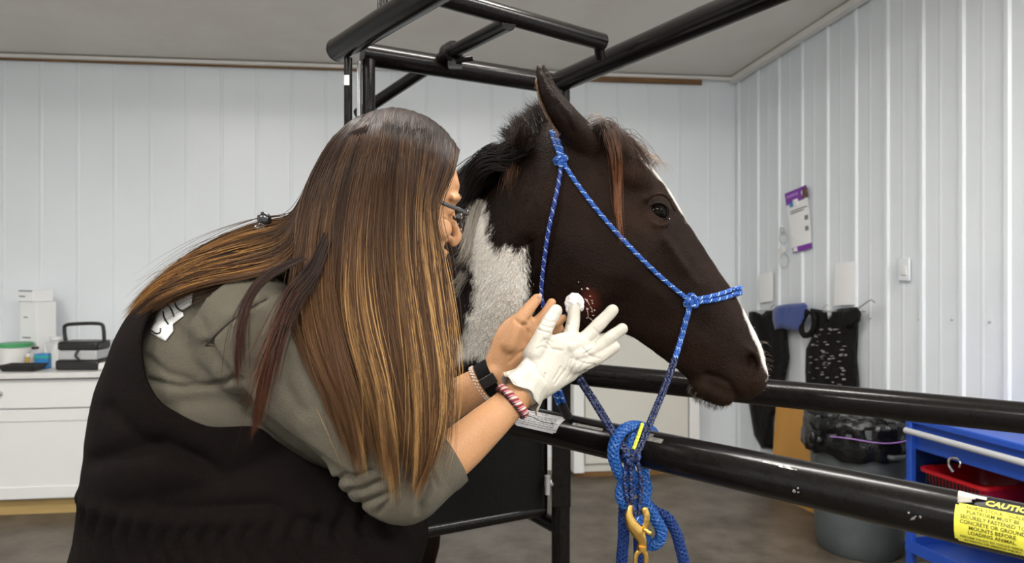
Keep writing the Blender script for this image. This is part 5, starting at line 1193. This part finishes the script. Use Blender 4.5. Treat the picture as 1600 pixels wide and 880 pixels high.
def ombre(t0, t1, gold=(.42, .235, .085), mid=(.115, .055, .022), dark=(.022, .0115, .0078), sparse=.55):
    def f(r, c, hi, lay, L, tt, P):
        n = len(c); v = (tt[None, :]*L[:, None]); t = np.clip((v-t0-(.22*(hi[c]-.5))[:, None])/(t1-t0), 0, 1); h = np.clip((hi[c]*7.3 % 1-(1-sparse))/sparse, 0, 1)[:, None]
        k = t*(.40+1.0*h**1.3)*(1-.45*lay[c])[:, None]; k = k[..., None]
        d, m, g_ = np.array(dark), np.array(mid), np.array(gold)
        C = np.where(k < .5, d*(1-2*k)+m*2*k, m*(1-(2*k-1))+g_*np.clip(2*k-1, 0, 1.2)); return (C*r.uniform(.75, 1.25, (n, 1, 1))).astype(np.float32)
    return f
curtain('hair', CUR, 11000, 150, .055, 21, ombre(.16, .58))
curtain('hair', CUR, 3000, 60, .012, 22, ombre(.18, .62, sparse=.7), lenr=(.7, 1.02), cw=.010)
curtain('hair', FARC, 2500, 50, .01, 23, ombre(.3, .8))
BCK = [g((590, 172, 1.33), (520, 215, 1.33), (478, 300, 1.31), (452, 338, 1.29), (405, 348, 1.28), (330, 378, 1.27), (255, 428, 1.26), (184, 497, 1.25)),
       g((570, 180, 1.29), (505, 240, 1.26), (470, 320, 1.24), (440, 358, 1.22), (385, 375, 1.20), (315, 400, 1.19), (248, 440, 1.19), (186, 500, 1.19)),
       g((560, 190, 1.27), (498, 260, 1.22), (468, 340, 1.19), (440, 385, 1.165), (385, 405, 1.145), (315, 424, 1.135), (250, 455, 1.13), (194, 503, 1.15)),
       g((558, 200, 1.26), (500, 290, 1.20), (474, 370, 1.17), (445, 412, 1.130), (390, 432, 1.10), (325, 444, 1.085), (262, 466, 1.075), (205, 498, 1.10))]
curtain('hair', BCK, 5000, 70, .03, 31, ombre(.25, .62, gold=(.62, .33, .10), sparse=.6), lenr=(.85, 1.0), wav=.004)
LK = [g((520, 330, 1.16), (482, 410, 1.11), (446, 452, 1.07), (424, 520, 1.035), (405, 600, 1.02), (391, 690, 1.018)), g((530, 340, 1.15), (500, 425, 1.10), (468, 470, 1.06), (436, 530, 1.03), (412, 605, 1.015), (393, 695, 1.015))]
curtain('hair', LK, 1100, 16, .012, 41, ombre(.3, .9, gold=(.16, .055, .024), mid=(.065, .022, .011)), lenr=(.78, 1.0), wav=.002)
LK = [g((470, 400, 1.12), (410, 430, 1.08), (382, 472, 1.045), (370, 530, 1.03), (366, 610, 1.025)), g((480, 405, 1.11), (420, 440, 1.07), (388, 480, 1.04), (378, 540, 1.025), (388, 625, 1.02))]
curtain('hair', LK, 200, 8, .008, 43, ombre(.2, .8, gold=(.13, .05, .025), mid=(.05, .02, .012)), lenr=(.7, 1.0), wav=.002)
# top of the head, far side, and the roots round the hairline
mb = MB(); rg = []
for z, xf, xb, w in ((-.095, .000, -.080, .060), (-.06, .010, -.098, .072), (-.02, .022, -.108, .078), (.015, .045, -.112, .081), (.045, .078, -.110, .078), (.075, .074, -.102, .073), (.095, .048, -.082, .058), (.108, .022, -.054, .038), (.112, .0, -.03, .016)):
    c = (xf+xb)/2; h = (xf-xb)/2; rg.append([Hl(c+h*math.cos(a), w*math.sin(a), z) for a in [2*math.pi*k/40 for k in range(40)]])
mb.rings(rg, m=mat('hair_roots', (.012, .007, .005), .9, spec=.05)); mb.build('hair_roots', parent=po)
# scrunchie-like clasp on the back of the hair
mb = MB(); c = W(413, 343, 1.27); mb.ball(c, (.013, .010, .015), 16, RY(-30)); mb.ball(c+Vector((-.004, -.006, -.018)), (.014, .010, .008), 14, RY(20)); me = blob(mb, .002, 2, 'clasp'); me.materials.append(M['frame']); mk('hair_clasp', me, po)
# ---------------- rope halter ----------------
M['rope_b'] = mat('blue_cord', (.012, .085, .38), .45, 0, .5, bump=(300, .3)); M['rope_f'] = mat('pale_fleck_cord', (.35, .50, .72), .5)
M['rope_n'] = mat('navy_wet_cord', (.005, .012, .060), .22, 0, .6, bump=(200, .4)); M['rope_nf'] = mat('navy_fleck_cord', (.045, .065, .14), .3)
M['rope_l'] = mat('blue_lead_rope', (.004, .030, .155), .55, 0, .4, bump=(300, .4)); M['rope_l2'] = mat('bright_lead_rope', (.009, .078, .30), .5)
M['brass'] = mat('brass', (.72, .45, .12), .28, 1, bump=(120, .15)); M['rope_y'] = mat('yellow_cord', (.62, .66, .05), .5); M['sleeve'] = mat('black_rope_sleeve', (.012, .011, .011), .6)
ht = thing('rope_halter', 'blue knotted rope halter with pale flecks on the horse head', 'halter', hpt(1080, 470)); RR = .0043
def surf(pts, lift=RR*.9, n=5):
    out = []
    C = cr(pts, n)
    for x, y in C: q = cast(x, y, lift); out.append(q if q is not None else None)
    last = next(q for q in out if q is not None)
    for i, q in enumerate(out):
        if q is None: q = W(C[i][0], C[i][1], last.y); out[i] = q
        last = q
    A = np.array([tuple(q) for q in out])
    for _ in range(3): A[1:-1] = .5*A[1:-1]+.25*(A[:-2]+A[2:])
    return A
def cord(name, pts, r=RR, m1=None, m2=None, parent=ht, pitch=.020, strands_=3):
    mb = MB(); rope(mb, pts, r, pitch, strands_, True, m1 or M['rope_b'], m2 or M['rope_f']); return mb.build(name, parent=parent)
cord('crown_strand', surf([(862, 205), (866, 221), (871, 234), (876, 247)])); cord('crown_strand', surf([(868, 207), (873, 222), (877, 234), (880, 247)]), m1=M['rope_b'])
cord('cheek_strand', surf([(880, 252), (891, 272), (930, 325), (985, 387), (1030, 431), (1060, 456), (1078, 470)]))
tp_ = surf([(877, 255), (875, 275), (866, 320), (857, 360), (850, 410), (846, 450), (847, 470), (852, 488)])
cord('throat_strand', tp_, m1=mat('mid_blue_cord', (.012, .035, .22), .4), m2=M['rope_f'])
cord('throat_strand', surf([(852, 488), (862, 506), (866, 518)])); cord('throat_strand', [tuple(hpt(866, 518, .004)), tuple(W(880, 500, 1.375)), tuple(hpt(888, 488, .004))], RR*.9, m1=M['rope_n'], m2=M['rope_nf'])
# noseband: two turns carried round the bridge to the other side
for dy, e in ((-2.5, -3), (3.5, 4)):
    P = list(surf([(1080, 470+dy), (1100, 468+dy), (1125, 463+dy+e*.3), (1143, 457+dy+e*.4)])); 
    P += [np.array(W(1153, 454+dy+e*.3, HD-.03)), np.array(W(1158, 453+dy+e*.3, HD)), np.array(W(1153, 456+dy, HD+.03)), np.array(W(1130, 464+dy, HD+.058)), np.array(W(1095, 478, HD+.066))]
    cord('nose_band', cr([tuple(p) for p in P], 2))
def knot(name, c, r, rr, m1, m2, parent, rot=0, turns=3, squash=1.0):
    """a closed overhand-style knot wound from the cord"""
    c = np.array(c); P = []
    for t in np.linspace(0, 2*math.pi, 90, endpoint=False):
        x = math.sin(t)+2*math.sin(2*t); z = (math.cos(t)-2*math.cos(2*t))*squash; y = -math.sin(3*t)*1.1
        a, b = math.cos(rot), math.sin(rot); P.append(c+np.array((x*a-z*b, y, x*b+z*a))*r/3)
    mb = MB(); P.append(P[0]); rope(mb, P, rr, .018, 3, True, m1, m2); mb.ball(c, (r*.6, r*.55, r*.6), 12, m=m1)
    return mb.build(name, parent=parent)
knot('cheek_knot', hpt(877, 252, .007), .0125, .0043, M['rope_b'], M['rope_f'], ht, .4)
knot('cheek_knot', hpt(1080, 471, .007), .0130, .0043, M['rope_b'], M['rope_f'], ht, 1.0)
K2 = hpt(1080, 473, .006); FK = W(986, 716, 1.305)
L1 = cr([tuple(K2), tuple(hpt(1073, 496, .006)), tuple(hpt(1064, 530, .008)), tuple(W(1055, 560, 1.385))], 5); L2 = cr([tuple(W(1055, 560, 1.385)), tuple(W(1040, 602, 1.37)), tuple(W(1018, 655, 1.34)), tuple(W(998, 703, 1.312)), tuple(FK)], 5)
sx = np.array((.0035, 0, 0))
for s in (-1, 1): cord('chin_strand', L1+s*sx*.6, .0034); cord('chin_strand', L2+s*sx, .0036, M['rope_n'], M['rope_nf'])
L3 = cr([tuple(W(884, 555, 1.42)), tuple(W(897, 580, 1.39)), tuple(W(905, 592, 1.375)), tuple(W(930, 630, 1.345)), tuple(W(957, 674, 1.318)), tuple(FK)], 5)
for s in (-1, 1): cord('under_jaw_strand', L3+s*sx*1.15, .0044, M['rope_n'], M['rope_nf'])
MB().tube(L3[3:11], .0085, 12, m=M['sleeve']).build('strand_sleeve', parent=ht)
knot('lower_knot', FK, .016, .0046, M['rope_n'], M['rope_b'], ht, .1, squash=.7)
for pts in (((980, 722, 1.305), (976, 745, 1.30), (979, 775, 1.295), (987, 800, 1.29), (996, 812, 1.29)), ((986, 722, 1.302), (986, 750, 1.298), (988, 785, 1.292), (994, 806, 1.288)), ((996, 722, 1.305), (1001, 745, 1.30), (1000, 780, 1.295), (999, 806, 1.29))):
    cord('loop_strand', cr([tuple(W(*p)) for p in pts], 5), .0042, M['rope_n'], M['rope_b'])
knot('end_knot', W(999, 812, 1.289), .0075, .0034, M['rope_b'], M['rope_f'], ht, .8)
cord('yellow_strand', [tuple(W(1004, 662, 1.335)), tuple(W(998, 680, 1.32)), tuple(W(990, 702, 1.308))], .0033, M['rope_y'], M['rope_y'])
# short doubled cord running down to the rail behind the glove
P = cr([tuple(W(858, 585, 1.43)), tuple(W(868, 605, 1.44)), tuple(W(875, 625, 1.455)), tuple(W(884, 645, 1.47)), tuple(W(891, 660, 1.475))], 5)
for s in (-1, 1): cord('side_strand', P[:13]+s*np.array((.0052, 0, 0)), .0052)
MB().tube(P[11:], [(.012, .008)]*len(P[11:]), 14, m=M['sleeve']).build('strand_sleeve', parent=ht)
# ---------------- lead rope tied to the rail ----------------
lt = thing('lead_rope', 'thick blue braided lead rope tied round the near rail with brass snap', 'rope', W(986, 760, 1.32))
def lead(name, pts, r=.0112, m=None):
    mb = MB(); rope(mb, cr([tuple(W(*p)) for p in pts], 6), r, .042, 5, True, m or M['rope_l'], None, thick=.22, core_f=.66); return mb.build(name, parent=lt)
lead('rail_turn', ((1022, 700, 1.46), (1020, 676, 1.43), (1004, 668, 1.375), (984, 667, 1.335), (967, 680, 1.315), (958, 705, 1.305), (964, 732, 1.31), (976, 750, 1.315), (990, 770, 1.325)), m=M['rope_l2'])
lead('rail_turn', ((1006, 745, 1.44), (1008, 690, 1.44), (1000, 673, 1.38), (990, 684, 1.335), (984, 706, 1.322), (984, 735, 1.325), (988, 765, 1.33)), m=M['rope_l2'])
lead('hitch_turn', ((1006, 745, 1.335), (992, 748, 1.325), (974, 756, 1.315), (970, 776, 1.310), (982, 792, 1.308), (1002, 786, 1.312), (1010, 764, 1.32), (1006, 745, 1.33)), m=M['rope_l2'])
lead('hanging_end', ((980, 765, 1.335), (975, 800, 1.335), (974, 840, 1.335), (971, 890, 1.335), (969, 1000, 1.335)))
lead('hanging_end', ((1006, 800, 1.335), (999, 835, 1.34), (1000, 880, 1.335), (1003, 930, 1.33), (1004, 1000, 1.33)), .0115)
lead('hitch_loop', ((1000, 760, 1.325), (1009, 784, 1.312), (1021, 806, 1.308), (1033, 828, 1.308), (1030, 846, 1.31), (1015, 852, 1.318), (1007, 838, 1.328)), m=M['rope_l2'])
lead('hanging_end', ((1012, 790, 1.34), (1026, 801, 1.335), (1043, 810, 1.33), (1056, 832, 1.33), (1064, 858, 1.33), (1071, 890, 1.33), (1080, 950, 1.33)))
# brass snap
sn = bpy.data.objects.new('snap_hook', None); link(sn, lt); sn.location = -Vector(lt.location)
def bt(name, pts, r, parent=sn, n=14):
    C = cr([tuple(W(*p[:3])) for p in pts], 6); rr_ = np.interp(np.linspace(0, 1, len(C)), np.linspace(0, 1, len(r)), r); return MB().tube(C, [(x, x*.62) for x in rr_], n, up=(0, 1, 0), round_=True, m=M['brass']).build(name, parent=parent)
bt('hook_body', ((985, 792, 1.288), (983, 806, 1.286), (988, 820, 1.285), (997, 832, 1.285), (1003, 845, 1.285), (1003, 856, 1.286)), [.0045, .0080, .0110, .0120, .0085, .0080])
bt('gate', ((1007, 796, 1.288), (1010, 806, 1.287), (1009, 820, 1.286), (1005, 832, 1.286)), [.0062, .0066, .0060, .006])
bt('thumb_knob', ((1008, 828, 1.280), (1015, 833, 1.276)), [.0038, .0048])
MB().tube([W(1003, 853, 1.286), W(1002.5, 860, 1.286)], .0092, 18, m=M['brass']).build('swivel_collar', parent=sn)
bt('swivel_loop', ((1003, 858, 1.286), (994, 868, 1.286), (993, 885, 1.286), (995, 905, 1.286)), [.0055, .0045, .0045, .0045]); bt('swivel_loop', ((1003, 858, 1.286), (1009, 868, 1.286), (1009, 885, 1.286), (1007, 905, 1.286)), [.0055, .0045, .0045, .0045])
lead('eye_splice', ((990, 910, 1.29), (1001, 900, 1.287), (1011, 912, 1.292), (1004, 940, 1.31)), .010)
